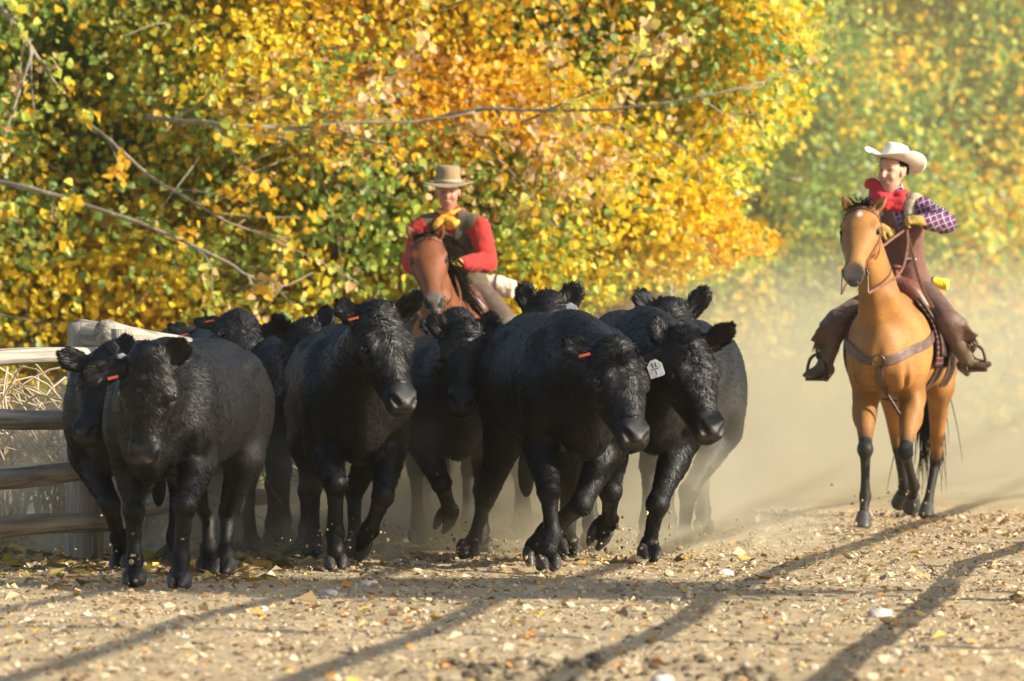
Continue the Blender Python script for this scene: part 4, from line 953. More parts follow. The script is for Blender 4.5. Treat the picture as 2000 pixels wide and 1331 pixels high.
    for e in (-1, 1):
        for nm, rr, cc, mt in (('eye', .0115, (.066, .012, e * .032), Mat('eye_white', (.6, .58, .55), .2).m), ('iris', .0065, (.0735, .0115, e * .032), M_EYE)):
            b = ball_mesh(rr * S); ob = link_mesh(nm, b, root, mt); ob.location = hp(*cc)
    # brows and hair
    r = np.random.default_rng(3)
    rt = []; dv = []
    for e in (-1, 1):
        rt = []; dv = []
        for k in range(40):
            t = r.random(); rt.append(hp(.086 - .012 * t, .034 + .004 * math.sin(t * 3) + r.normal(0, .0015), e * (.014 + .034 * t))); dv.append(hl * e + hu * .2)
        strands('eyebrow', rt, dv, np.full(len(rt), .012), .0015, root, M_DARKHAIR, 1, 0, 2, normal=hf)
    rt = []; dv = []; nr = []
    for k in range(2600):
        th = r.uniform(-math.pi, math.pi); ph = r.uniform(-.25, .9)
        if abs(th) < 1.15 and ph < .8: continue
        if abs(th) < 1.9 and ph < .2: continue
        v = hf * math.cos(th) * math.cos(ph) * .1 + hl * math.sin(th) * math.cos(ph) * .081 + hu * math.sin(ph) * .095
        rt.append(hp(-.012, .030, 0) + v * S); dv.append(unit(v) * .35 - hu * .8 + hf * .1)
    strands('hair', rt, dv, np.full(len(rt), .028), .004, root, M_DARKHAIR, 2, .5, 3)
    J.update(up=up, side=side, chest=chest, waist=waist)
    return dict(root=root, J=J, o=o, hp=hp, hf=hf, hu=hu, hl=hl, up=up, side=side, fw=fw, R=R, sc=sc, S=S, lo=lo, hi=hi, h=h)

def garment(Rd, name, mat, build, amp=.006, freq=9, seed=0, cut=None, parent=None, relaxn=2, h=None):
    s = SDF(Rd['lo'] - .06, Rd['hi'] + .06, h or Rd['h']); build(s)
    if amp: s.noise(amp, freq, seed); s.noise(amp * .5, freq * 2.3, seed + 1)
    if cut is not None: cut(s)
    V, F = s.mesh(); V = relax(V, F, relaxn, .4)
    return link_mesh(name, np_mesh(name, V, [F]), parent or Rd['root'], mat)
def halfspace(s, o, n):
    """remove everything on the +n side of the plane through o"""
    n = unit(n); X = s.lo[0] + s.h * np.arange(s.n[0]); Yv = s.lo[1] + s.h * np.arange(s.n[1]); Z = s.lo[2] + s.h * np.arange(s.n[2])
    D = (X[:, None, None] - o[0]) * n[0] + (Yv[None, :, None] - o[1]) * n[1] + (Z[None, None, :] - o[2]) * n[2]
    s.g = np.maximum(s.g, D.astype(np.float32))
def hat(root, centre, up, fwd, R, crown_h, brim, curl, mat, band, crease=.02, flare=.9, brim_dip=.0, band_parent=None):
    """felt hat: oval crown with a crease and a curled brim, one shell with thickness"""
    up = unit(up); fw = unit(np.array(fwd) - up * np.dot(fwd, up)); lf = np.cross(up, fw); seg = 56; V = []
    prof = [(brim * t, 'b', t) for t in np.linspace(1, .0, 9)]
    rows = []
    def oval(th): return (1.14 * math.cos(th), .94 * math.sin(th))
    for th in np.arange(seg) * 2 * math.pi / seg:
        cx, cy = oval(th); col = []
        for d, _, t in prof:
            rr = R + d; z = curl * (t ** 2.2) * (math.sin(th) ** 2) * brim - brim_dip * t ** 2 * abs(math.cos(th)) ** 3 * brim
            col.append((cx * rr, cy * (rr - curl * .25 * t * brim * abs(math.sin(th))), z))
        for k, t in enumerate(np.linspace(.05, 1, 10)):
            rr = R * (1 - (1 - flare) * t - .12 * max(0, t - .8) / .2 * (1))
            col.append((cx * rr, cy * rr, crown_h * t))
        for t in (.78, .55, .3, .08):
            rr = R * flare * .88 * t; z = crown_h - crease * (1 - (t / .9) ** 2) * (1.0 + .6 * math.cos(th) * t) * 1.2
            col.append((cx * rr, cy * rr, z))
        rows.append(col)
    rows = np.array(rows); n = rows.shape[1]
    W_ = np.array(centre)[None, None] + rows[..., 0:1] * fw + rows[..., 1:2] * lf + rows[..., 2:3] * up
    outer = W_.reshape(-1, 3); i = np.arange(seg)[:, None] * n; i2 = ((np.arange(seg) + 1) % seg)[:, None] * n; j = np.arange(n - 1)[None]
    F = np.stack([i + j, i2 + j, i2 + j + 1, i + j + 1], -1).reshape(-1, 4)
    N = vnormals(outer, F); sgn = np.sign((N @ up)[n - 1]) or 1; N *= sgn; inner = outer - N * .0045
    q = len(outer); F2 = F[:, ::-1] + q if True else F
    rim = np.concatenate([i, i + q, i2 + q, i2], 1)
    V = np.concatenate([outer, inner, (outer.reshape(seg, n, 3)[:, -1].mean(0))[None], (inner.reshape(seg, n, 3)[:, -1].mean(0))[None]])
    t1 = np.concatenate([i + n - 1, i2 + n - 1, np.full_like(i, 2 * q)], 1); t2 = np.concatenate([i2 + n - 1 + q, i + n - 1 + q, np.full_like(i, 2 * q + 1)], 1)
    if sgn < 0: F = F[:, ::-1]; F2 = F2[:, ::-1]; rim = rim[:, ::-1]; t1 = t1[:, ::-1]; t2 = t2[:, ::-1]
    ht = link_mesh('hat', np_mesh('hat', V, [np.concatenate([F, F2, rim]), np.concatenate([t1, t2])]), root, mat)
    if band:
        th = np.linspace(0, 2 * math.pi, 49); bp = []
        VV = []
        for t in th:
            cx, cy = oval(t)
            for z, e in ((.006, .004), (.006, .008), (.028, .006), (.028, .002)):
                rr = R * (1 - (1 - flare) * z / crown_h) + e; VV.append(np.array(centre) + fw * cx * rr + lf * cy * rr + up * z)
        FF = [[a * 4 + b, (a + 1) * 4 + b, (a + 1) * 4 + (b + 1) % 4, a * 4 + (b + 1) % 4] for a in range(48) for b in range(4)]
        link_mesh('hat_band', np_mesh('hat_band', VV, [np.array(FF)]), ht, band)
    return ht
def fringe(name, line, dirn, length, parent, mat, n=60, seed=0, width=.006):
    r = np.random.default_rng(seed); L = catmull(np.array(line), 8); idx = np.linspace(0, len(L) - 1.001, n); i = idx.astype(int); f_ = (idx - i)[:, None]
    rt = L[i] * (1 - f_) + L[i + 1] * f_
    return strands(name, rt, np.tile(dirn, (n, 1)), np.full(n, length), width, parent, mat, seed, .5, 4)
# ------------------------------------------------------------------ the boy
BOY = rider('boy in a cream hat, red bandana, brown vest and plaid shirt riding the buckskin', 37.75, {
    'pelvis': (1772, 556, 37.8), 'neck': (1752, 383, 37.74), 'head': (1743, 337, 37.70), 'shl': (1802, 406, 37.66), 'shr': (1703, 404, 37.85),
    'ell': (1848, 437, 37.50), 'wrl': (1795, 431, 37.32), 'elr': (1684, 458, 37.70), 'wrr': (1722, 446, 37.36),
    'hipl': (1800, 568, 37.76), 'hipr': (1746, 568, 37.82), 'knl': (1851, 628, 37.35), 'knr': (1638, 626, 37.45),
    'anl': (1889, 703, 37.50), 'anr': (1611, 713, 37.55)},
    dict(sc=.85, R=1, fwd=(-.2, -1, 0), face=(-.60, -.80, -.02), headup=(.10, .04, 1), head=1.08, body=.93, skin=(.55, .30, .20), smile=True,
         handl=((-1, -.15, .02), (0, .6, -.8)), handr=((.75, -.3, -.35), (.2, .4, -.9)), toel=(.78, -.60, .10), toer=(-.78, -.6, -.12)))
def boots(Rd, mat, hgt=.16):
    J = Rd['J']; sc = Rd['sc']
    for e, key in (('l', 'toel'), ('r', 'toer')):
        t = unit(TOES[key]); a = J['an' + e]; shin = unit(J['kn' + e] - a)
        s = SDF(a - .30, a + .30, .0065)
        s.tube([a + shin * hgt, a + shin * .06, a - shin * .02], [.062, .056, .052], k=.02)
        s.tube([a - t * .055 - shin * .045, a + t * .02 - shin * .045, a + t * .11 * sc - shin * .055, a + t * .185 * sc - shin * .055], [.040, .044, .046, .018], [.046, .050, .032, .014], side=np.cross(t, shin), k=.03)
        s.tube([a - t * .06 - shin * .07, a - t * .05 - shin * .105], [.028, .024], k=.008)
        s.noise(.003, 14, 3)
        V, F = s.mesh(); link_mesh('boot', np_mesh('boot', relax(V, F, 2), [F]), Rd['root'], mat)
TOES = dict(toel=(.78, -.60, .10), toer=(-.78, -.6, -.12)); boots(BOY, M_BOOT)
def gloves(Rd, mat, spec):
    J = Rd['J']
    for e in 'lr':
        s = SDF(J['wr' + e] - .2, J['wr' + e] + .2, .005)
        d = unit(spec['hand' + e][0]); fingers(s, J['wr' + e], d, spec['hand' + e][1], sc=.95 * Rd['sc'])
        s.g -= .0045
        bk = unit(J['el' + e] - J['wr' + e]); s.tube([J['wr' + e] + d * .03, J['wr' + e], J['wr' + e] + bk * .035], [.03, .034, .040 * Rd['R']], k=.01)
        s.noise(.003, 22, 5); V, F = s.mesh(); link_mesh('glove', np_mesh('glove', relax(V, F, 1), [F]), Rd['root'], mat)
gloves(BOY, M_GLOVE, dict(handl=((-1, -.15, .02), (0, .6, -.8)), handr=((.75, -.3, -.35), (.2, .4, -.9))))
def torso_tube(s, Rd, add, lo=0.0, hi=1.0, k=.03):
    J, R, up = Rd['J'], Rd['R'], Rd['up']; sc = Rd['sc']
    s.tube([J['pelvis'], J['waist'], J['chest'], J['neck'] - up * .06 * sc], [.15 * R + add, .135 * R + add, .16 * R + add, .12 * R + add], [.11 * R + add, .10 * R + add, .115 * R + add, .08 * R + add], side=J['side'], k=k)
def sleeves(s, Rd, add, folds=True, full=1.0):
    J, R = Rd['J'], Rd['R']
    s.tube([J['shr'], J['neck'] - Rd['up'] * .045 * Rd['sc'], J['shl']], [.062 * R + add, .076 * R + add, .062 * R + add], k=.03)
    for e in 'lr':
        s.tube([J['sh' + e], J['sh' + e] * .5 + J['el' + e] * .5, J['el' + e]], [.062 * R + add, .060 * R * full + add, .054 * R * full + add], k=.03)
        s.tube([J['el' + e], J['el' + e] * .5 + J['wr' + e] * .5, J['wr' + e] * .87 + J['el' + e] * .13], [.054 * R * full + add, .049 * R * full + add, .036 * R + add], k=.02)
        if folds:
            a, b = J['el' + e], J['wr' + e]; d = unit(b - a); c = unit(J['sh' + e] - a); pn = unit(np.cross(d, c)); r_ = np.random.default_rng(11)
            for q in range(6):
                base = a * (1 - q / 7) + (b if q % 2 else J['sh' + e]) * (q / 7); w_ = unit(np.cross(d if q % 2 else c, pn))
                s.tube([base + pn * .05 * R + w_ * .02, base + w_ * .055 * R, base - pn * .05 * R + w_ * .01], .011, k=.012)
            s.tube([b - d * .032, b - d * .075], [.037 * R + add, .038 * R + add], k=.004)
def scarf(Rd, mat, knot, drape, seed=0, r0=.075, drop=.03):
    J = Rd['J']; up, sc = Rd['up'], Rd['sc']; c = J['neck'] + up * .012; fwd = Rd['fw']; sd_ = J['side']
    lo = c - .35; hi = c + .35; s = SDF(lo, hi, .006)
    th = np.linspace(0, 2 * math.pi, 15)
    for q, (rr, dz, w) in enumerate(((r0, .020, .021), (r0 * 1.12, -.006, .024), (r0 * 1.22, -.032, .022))):
        s.tube([c + fwd * math.cos(t) * rr * (1 + .15 * q) + sd_ * math.sin(t) * rr * 1.08 + up * (dz - drop * max(math.cos(t), 0) * (q + 1)) for t in th], w, k=.012)
    s.ell(c + fwd * (r0 * 1.3) + up * -.055, (.032, .03, .028), k=.02)
    for pts, a, b in drape: s.tube([c + np.array(p) for p in pts], a, b, side=sd_, k=.02)
    s.noise(.007, 16, seed); s.noise(.004, 34, seed + 2)
    V, F = s.mesh(); return link_mesh('neckerchief', np_mesh('neckerchief', relax(V, F, 1), [F]), Rd['root'], mat)
garment(BOY, 'shirt', M_PLAID, lambda s: (torso_tube(s, BOY, .006), sleeves(s, BOY, .008, full=1.2), s.tube([BOY['J']['neck'] - BOY['up'] * .03, BOY['J']['neck'] + BOY['up'] * .035], [.066, .06], k=.02)), .009, 15, 4, relaxn=1)
def vest_build(Rd, add=.018):
    def f(s):
        J = Rd['J']; torso_tube(s, Rd, add)
        for e in 'lr': s.tube([J['sh' + e] * .80 + J['neck'] * .2, J['neck'] - Rd['up'] * .035], [.062 * Rd['R'] + add * .7, .06 * Rd['R'] + add * .5], k=.03)
        s.tube([J['pelvis'] + Rd['up'] * .0, J['pelvis'] - Rd['up'] * .03], [.158 * Rd['R'] + add, .16 * Rd['R'] + add], [.12 * Rd['R'] + add] * 2, side=J['side'], k=.02)
    return f
def vest_cut(Rd, vtop=.75, open_=.05):
    def f(s):
        J = Rd['J']; R = Rd['R']; fw, up = Rd['fw'], Rd['up']
        a = J['neck'] + fw * .12 - up * .02; b = J['chest'] * (1 - vtop) + J['waist'] * vtop + fw * .15
        s.tube([a, b], [.058 * R, .008], [.14, .12], side=J['side'], k=.005, neg=True)
        s.tube([J['neck'] - up * .03, J['neck'] + up * .2], [.075 * R, .10 * R], k=.005, neg=True)
    return f
garment(BOY, 'vest', M_BROWNVEST, vest_build(BOY), .004, 12, 6, vest_cut(BOY, .35))
J = BOY['J']
for e in 'lr':
    def yb(s, e=e):
        s.tube([J['sh' + e] * .72 + J['neck'] * .28, J['neck'] * .72 + J['sh' + e] * .28 - BOY['up'] * .045], [.072, .062], [.078, .072], k=.02)
        s.tube([J['sh' + e] * .55 + J['neck'] * .45 - BOY['up'] * .03 + BOY['fw'] * .045, J['sh' + e] * .5 + J['neck'] * .5 - BOY['up'] * .085 + BOY['fw'] * .075], [.055, .035], [.05, .045], side=BOY['side'], k=.02)
    garment(BOY, 'vest_yoke', M_YOKE, yb, .002, 14, 7)
for q in range(4):     # snaps down the front
    b = ball_mesh(.0075); ob = link_mesh('vest_snap', b, BOY['root'], M_METAL)
    t = q / 3.4; c = J['chest'] * (1 - t) + (J['pelvis'] * .6 + J['waist'] * .4) * t; ob.location = c + BOY['fw'] * (.126 + (.010 if q == 0 else 0)) * 1.0 + BOY['side'] * .012
scarf(BOY, M_REDSCARF, None, [([(-.06, -.05, -.01), (-.12, -.03, .03), (-.17, 0, .075), (-.19, .02, .05)], [.04, .05, .04, .02], [.03, .035, .03, .02]),
                              ([(-.07, -.06, -.03), (-.12, -.05, -.02), (-.16, -.01, .0)], [.04, .05, .03], [.03, .04, .03]),
                              ([(-.05, -.07, -.05), (-.08, -.08, -.08), (-.10, -.07, -.105)], [.035, .035, .015], [.025, .025, .015])], 3, r0=.060, drop=.024)
hat(BOY['root'], BOY['hp'](-.018, .068, 0), BOY['hu'] * 1.0 - BOY['hf'] * .24 + np.array([.06, 0, 0]), BOY['hf'], .099, .112, .118, .60, M_HATW, None, crease=.030, flare=.80, brim_dip=.15)
def teeth(Rd): 
    m = np_mesh('teeth', [Rd['hp'](.0875 - .006 * abs(c) / .018, -.0585 + z, c) for c in (-.018, -.009, 0, .009, .018) for z in (-.0035, .0035)], [np.array([[2 * i, 2 * i + 2, 2 * i + 3, 2 * i + 1] for i in range(4)])]); link_mesh('teeth', m, Rd['root'], M_TEETH)
teeth(BOY)
def chaps(Rd, mat, wing, hem=.62, wl=(1, .1, 0), wr=(-1, .1, 0), R_=1.0):
    J, R = Rd['J'], Rd['R'] * R_
    for e, out in (('l', unit(wl)), ('r', unit(wr))):
        hp_, kn, an = J['hip' + e], J['kn' + e], J['an' + e]; lowp = kn * (1 - hem) + an * hem; sh = unit(an - kn)
        def b(s):
            s.tube([hp_ * .85 + J['pelvis'] * .15, hp_ * .5 + kn * .5, kn], [.105 * R, .105 * R, .092 * R], k=.03)
            s.tube([kn, kn * .5 + lowp * .5, lowp], [.092 * R, .085 * R, .08 * R], k=.02)
            s.tube([hp_ * .4 + kn * .6 + out * .03, kn + out * wing * .55 + sh * .02, lowp + out * wing], [.05, .07, .085], [.03, .022, .012], side=out, k=.03)
            s.tube([kn + out * wing * .3, lowp + out * wing * .55], [.07, .08], [.05, .016], side=out, k=.03)
        c = garment(Rd, 'chaps_leg', mat, b, .005, 9, 8)
        VV = np.empty(len(c.data.vertices) * 3); c.data.vertices.foreach_get('co', VV); VV = VV.reshape(-1, 3) - lowp; to, ts = VV @ out, VV @ sh; ln = []
        for q in np.linspace(-.06, wing + .075, 9):
            k_ = np.abs(to - q) < .012
            if k_.any(): v_ = VV[k_][ts[k_].argmax()]; ln.append(v_ + lowp - sh * .008)
        fringe('fringe', ln, unit(sh + out * .25), .085, c, mat, 150, 5, .0045)
chaps(BOY, M_CHAPS, .095, .38, (1, -.1, -.25), (-1, -.1, -.45), .92)
# man
MAN = rider('man in a tan hat, yellow scarf, olive vest and red shirt riding the bay horse', 40.4, {
    'pelvis': (903, 560, 40.45), 'neck': (879, 420, 40.36), 'head': (875, 377, 40.30), 'shl': (936, 446, 40.27), 'shr': (823, 446, 40.36),
    'ell': (952, 514, 40.15), 'wrl': (897, 514, 39.92), 'elr': (806, 516, 40.2), 'wrr': (850, 520, 39.95),
    'hipl': (930, 572, 40.42), 'hipr': (878, 572, 40.45), 'knl': (984, 636, 40.05), 'knr': (806, 640, 40.05), 'anl': (1000, 735, 40.2), 'anr': (792, 735, 40.2)},
    dict(sc=1, R=1, fwd=(-.15, -1, 0), face=(-.04, -1, -.10), head=1.04, body=1.0, skin=(.42, .20, .13),
         handl=((-1, -.2, .10), (0, .6, -.8)), handr=((.9, -.2, .1), (0, .6, -.8)), toel=(.5, -.85, .05), toer=(-.5, -.85, .05)))
TOES = dict(toel=(.5, -.85, .05), toer=(-.5, -.85, .05)); boots(MAN, M_BOOT)
gloves(MAN, M_GLOVE, dict(handl=((-1, -.2, .10), (0, .6, -.8)), handr=((.9, -.2, .1), (0, .6, -.8))))
garment(MAN, 'shirt', M_RED, lambda s: (torso_tube(s, MAN, .006), sleeves(s, MAN, .012, full=1.12), s.tube([MAN['J']['neck'] - MAN['up'] * .03, MAN['J']['neck'] + MAN['up'] * .03], [.072, .066], k=.02)), .011, 14, 4, relaxn=1)
garment(MAN, 'vest', M_OLIVE, vest_build(MAN, .032), .004, 9, 6, vest_cut(MAN, .45))
J = MAN['J']
for sg in (-1, 1):   # notched lapels
    def lb(s, sg=sg):
        f_, u_, d_ = MAN['fw'], MAN['up'], J['side'] * sg
        s.tube([J['neck'] + d_ * .075 + u_ * .02 + f_ * .0, J['neck'] + d_ * .09 + f_ * .085 - u_ * .05, J['chest'] + d_ * .045 + f_ * .138 - u_ * .02, J['chest'] + d_ * .008 + f_ * .142 - u_ * .11], [.022, .042, .034, .010], [.012, .010, .010, .008], side=d_, k=.01)
    garment(MAN, 'lapel', M_OLIVE, lb, .001, 9, 6)
scarf(MAN, M_YELLOWSCARF, None, [([(-.05, -.09, -.04), (-.085, -.11, -.075), (-.10, -.125, -.15), (-.095, -.13, -.21)], [.03, .032, .028, .012], [.02, .02, .014, .01]),
                                 ([(.0, -.10, -.05), (.03, -.12, -.07), (.06, -.11, -.06)], [.03, .03, .02], [.025, .025, .02])], 8, r0=.066, drop=.024)
hat(MAN['root'], MAN['hp'](-.008, .068, 0), MAN['hu'] + np.array([0, .03, 0]), MAN['hf'], .096, .122, .104, .10, M_HATT, M_BAND, crease=.004, flare=.93, brim_dip=.22)
chaps(MAN, M_CHAPS2, .05, .7, (1, 0, 0), (-1, 0, 0), 1.05)
stirrup(SAD_B, BUCK['M'], Vector(BOY['o'] + BOY['J']['anl'] + unit((.78, -.6, .1)) * .07 + np.array([0, 0, -.075])), 0)
stirrup(SAD_B, BUCK['M'], Vector(BOY['o'] + BOY['J']['anr'] + unit((-.78, -.6, -.12)) * .07 + np.array([0, 0, -.085])), 0)
stirrup(SAD_M, BAY['M'], Vector(MAN['o'] + MAN['J']['anl'] + np.array([.03, -.06, -.075])), 0)
stirrup(SAD_M, BAY['M'], Vector(MAN['o'] + MAN['J']['anr'] + np.array([-.03, -.06, -.075])), 0)
def roll(H, name, label, cat, mat, x, y0, y1, z, r, seed):
    M = H['M']; s = SDF((x - .2, min(y0, y1) - .12, z - .22), (x + .2, max(y0, y1) + .12, z + .22), .008)
    ys = np.linspace(y0, y1, 7); s.tube([(x, y, z - .25 * max(abs(y) - .15, 0)) for y in ys], [r * .96, r, r * .93, r, r * .93, r, r * .9], k=.01, cap=.25); s.noise(.008, 12, seed); s.noise(.004, 40, seed)
    V, F = s.mesh(); o = link_mesh(name, np_mesh(name, relax(V, F, 1), [F]), None, mat); o.matrix_world = M; tag(o, label, cat)
    for y in (y0 * .6, y1 * .6):
        zc = z - .25 * max(abs(y) - .15, 0); th = np.linspace(0, 2 * math.pi, 17)
        strap('tie_strap', [(x + math.cos(t) * r * 1.03, y, zc + math.sin(t) * r * 1.03) for t in th], .018, .005, None, 0, o, M_DLEATHER, sub=1, up=(0, 1, 0)) if 0 else link_mesh('tie_strap', tube_to('tie_strap', [(x + math.cos(t) * r * 1.03, y, zc + math.sin(t) * r * 1.03) for t in th], .006, 6, 2), o, M_DLEATHER)
    return o
roll(BAY, 'bedroll', 'pale canvas bedroll tied behind the saddle of the bay horse', 'bedroll', M_BEDROLL, -.46, -.26, .30, 1.62, .075, 3)
roll(BUCK, 'rolled_slicker', 'bright yellow rolled slicker tied behind the saddle of the buckskin horse', 'slicker', M_SLICKER, -.45, -.22, .24, 1.60, .036, 4)
# loose tail of the reins hanging from the boy's hand (child of the bridle)
_b = [o for o in BUCK['root'].children if o.name.startswith('bridle')][0]
strap('rein', [BUCK['Mi'] @ P(*q) for q in ((1770, 447, 37.33), (1780, 490, 37.2), (1800, 560, 37.1), (1822, 602, 37.1))], .022, .006, None, 0, _b, M_LEATHER, up=(1, 0, 0))

for Rd, mt in ((BOY, M_YOKE), (MAN, M_OLIVE)):     # welt pockets
    Jx = Rd['J']; f_, u_, d_ = Rd['fw'], Rd['up'], Rd['side']
    def pk(s, Jx=Jx, f_=f_, u_=u_, d_=d_, Rd=Rd):
        c_ = Jx['waist'] * .75 + Jx['pelvis'] * .25 + f_ * (.100 * Rd['R'] + .022) + d_ * .062
        s.tube([c_ - d_ * .040, c_ + d_ * .034 - f_ * .018], [.010, .010], [.012, .012], side=u_, k=.004)
    garment(Rd, 'vest_pocket', mt, pk, 0)
# ------------------------------------------------------------------ ground
def ground_z(x, y):
    p = np.stack([x, y, np.zeros_like(x)], -1)
    z = .030 * (fbm(p * .9 + 3, 2) - .5) + .022 * (fbm(p * 4.5 + 9, 3) - .5) + .014 * (fbm(p * 16 + 1, 2) - .5)
    hoofs = np.clip(vnoise(p * 5.5 + 40) - .68, 0, 1) * -.06
    z = (z + hoofs) * np.clip((70 - y) / 30, .1, 1)
    bank = np.clip((y - 34.2 - .45 * (x + 2.6) * (x > -2.6) * 3 - .0 * x) / 3, 0, 1) * (x < 0.5)
    return z
def axis_pts(*segs):
    out = []
    for a, b, st in segs: out += list(np.arange(a, b, st))
    return np.array(out + [segs[-1][1]])
gx = axis_pts((-1500, -60, 240), (-60, -8, 6.5), (-8, -5, .3), (-5, 5.6, .05), (5.6, 9, .3), (9, 60, 6), (60, 1500, 240))
gy = axis_pts((-60, 16, 8), (16, 42, .05), (42, 50, .16), (50, 90, 1), (90, 400, 20), (400, 2500, 300))
GX, GY = np.meshgrid(gx, gy, indexing='ij'); GZ = ground_z(GX, GY)
nx, ny = GX.shape; V = np.stack([GX, GY, GZ], -1).reshape(-1, 3)
i = np.arange(nx - 1)[:, None] * ny; j = np.arange(ny - 1)[None]
F = np.stack([i + j, i + ny + j, i + ny + j + 1, i + j + 1], -1).reshape(-1, 4)
m = Mat('dry_road_dirt', (.4, .3, .18), .95)
n1 = m.noise(1.1, 5, .6, stretch=(1, .6, 1)); n2 = m.noise(9, 6, .65); n3 = m.noise(60, 4, .7)
c = m.ramp(n1.outputs[0], [(.3, (.44, .34, .205)), (.55, (.55, .43, .265)), (.75, (.62, .49, .315))]).outputs[0]
c = m.mix(1, c, m.ramp(n2.outputs[0], [(.3, (.80, .78, .75)), (.7, (1.12, 1.12, 1.1))]).outputs[0], 'MULTIPLY')
c = m.mix(1, c, m.ramp(n3.outputs[0], [(.3, (.82, .80, .78)), (.68, (1.12, 1.12, 1.12))]).outputs[0], 'MULTIPLY')
m.base(c); m.bump(n2.outputs[0], .6, .04, m.bump(n3.outputs[0], .7, .015))
m.b.inputs['Specular IOR Level'].default_value = .1
tag(link_mesh('ground', np_mesh('ground', V, [F]), None, m.m), kind='structure')
def gz(x, y): return ground_z(np.atleast_1d(np.asarray(x, float)), np.atleast_1d(np.asarray(y, float)))

# litter: fallen leaves, wood chips, grit
def flakes(n, xs, ys, size, seed, cols, lift=.35, name='leaf_litter', dens=None):
    r = np.random.default_rng(seed)
    x = r.uniform(*xs, n); y = ys[0] + (ys[1] - ys[0]) * r.random(n) ** .85
    k = (np.abs(x) < .115 * y + .6)
    if dens is not None: k &= dens(x, y) > r.random(n)
    x, y = x[k], y[k]; n = len(x)
    z = gz(x, y) + .004; c = np.stack([x, y, z], -1)
    nn = np.stack([r.normal(0, lift, n), r.normal(0, lift, n), np.ones(n)], -1); nn /= np.linalg.norm(nn, axis=1, keepdims=True)
    a = r.uniform(0, 2 * np.pi, n); t = np.stack([np.cos(a), np.sin(a), np.zeros(n)], -1); t -= nn * (t * nn).sum(1, keepdims=True); t /= np.linalg.norm(t, axis=1, keepdims=True); b = np.cross(nn, t)
    s = (r.gamma(2.2, size / 2.2, n))[:, None]; w = r.uniform(.35, .9, (n, 1)); cu = r.uniform(-.1, .5, (n, 1))
    pts = [t * s, b * s * w + t * s * .2 + nn * s * cu, -t * s * .7 + nn * s * .1, -b * s * w + t * s * .1 + nn * s * cu]
    V = np.stack([c + q + nn * s * .15 for q in pts], 1).reshape(-1, 3); F = np.arange(4 * n).reshape(-1, 4)
    ci = r.choice(len(cols), n, p=np.array([q[1] for q in cols]) / sum(q[1] for q in cols)); C = np.array([q[0] for q in cols])[ci] * r.uniform(.75, 1.2, (n, 1))
    return V, F, np.repeat(np.c_[C, np.ones(n)], 4, 0)
LIT = [((.54, .42, .26), 6), ((.60, .48, .31), 2.4), ((.42, .30, .16), 4), ((.55, .24, .05), 1.1), ((.58, .40, .08), .7), ((.20, .15, .09), 1.6), ((.70, .61, .47), .35)]
parts_ = [flakes(52000, (-4, 4.6), (17, 40), .0115, 1, LIT, .5), flakes(3000, (-4, 4.6), (17, 38), .018, 2, LIT, .55),
          flakes(5000, (-5, -1.2), (29, 36), .028, 3, [((.42, .33, .06), 3), ((.5, .27, .05), 2), ((.16, .15, .05), 2), ((.35, .26, .16), 3)])]
V = np.concatenate([p[0] for p in parts_]); o_ = 0; FF = []
for p in parts_: FF.append(p[1] + o_); o_ += len(p[0])
ml = Mat('litter', (.5, .4, .2), .8); ml.base(ml.attr('tint').outputs['Color'])
tag(link_mesh('leaf_litter', np_mesh('leaf_litter', V, FF, False, {'tint': np.concatenate([p[2] for p in parts_])}), None, ml.m), 'fallen leaves and wood chips strewn over the dirt road', 'leaf litter', kind='stuff')
# pebbles and clods
def blob_template(seed, sub=2):
    import bmesh
    bm = bmesh.new(); bmesh.ops.create_icosphere(bm, subdivisions=sub, radius=1)
    V = np.array([tuple(v.co) for v in bm.verts]); F = np.array([[v.index for v in f.verts] for f in bm.faces]); bm.free()
    V = V * (.72 + .56 * fbm(V * 1.3 + seed * 9.1, 3))[:, None]; return V, F
TPL = [blob_template(k, 1) for k in range(6)]
r = np.random.default_rng(12); VV = []; FF = []; CC = []; o_ = 0
for k in range(3400):
    y = 17 + 22 * r.random() ** .9; x = r.uniform(-.105, .125) * y; s = .004 + r.gamma(1.4, .0035); dark = r.random() < .3
    if k < 110: x = r.uniform(-.0, .045) * 22; y = r.uniform(21, 22.6); x = r.uniform(-.3, 1.0); dark = True; s = r.uniform(.01, .032)
    v, f = TPL[k % 6]; a = r.uniform(0, 6.28); R_ = np.array([[math.cos(a), -math.sin(a), 0], [math.sin(a), math.cos(a), 0], [0, 0, 1]])
    VV.append((v * s * (1, r.uniform(.6, 1.4), .7)) @ R_.T + (x, y, gz(x, y)[0] + s * .3)); FF.append(f + o_); o_ += len(v)
    c = np.array((.13, .10, .06) if dark else (.44, .35, .24)) * r.uniform(.7, 1.3); CC.append(np.tile([*c, 1], (len(v), 1)))
mp = Mat('pebble', (.5, .4, .3), .85); mp.base(mp.attr('tint').outputs['Color'])
tag(link_mesh('pebbles', np_mesh('pebbles', np.concatenate(VV), [np.concatenate(FF)], False, {'tint': np.concatenate(CC)}), None, mp.m), 'small pebbles, grit and clods scattered over the road', 'pebbles', kind='stuff')
mrock = Mat('pale_rock', (.6, .52, .46), .8); _n = mrock.noise(14, 5); mrock.base(mrock.ramp(_n.outputs[0], [(.3, (.45, .36, .30)), (.7, (.72, .66, .60))]).outputs[0]); mrock.bump(_n.outputs[0], .4, .01)
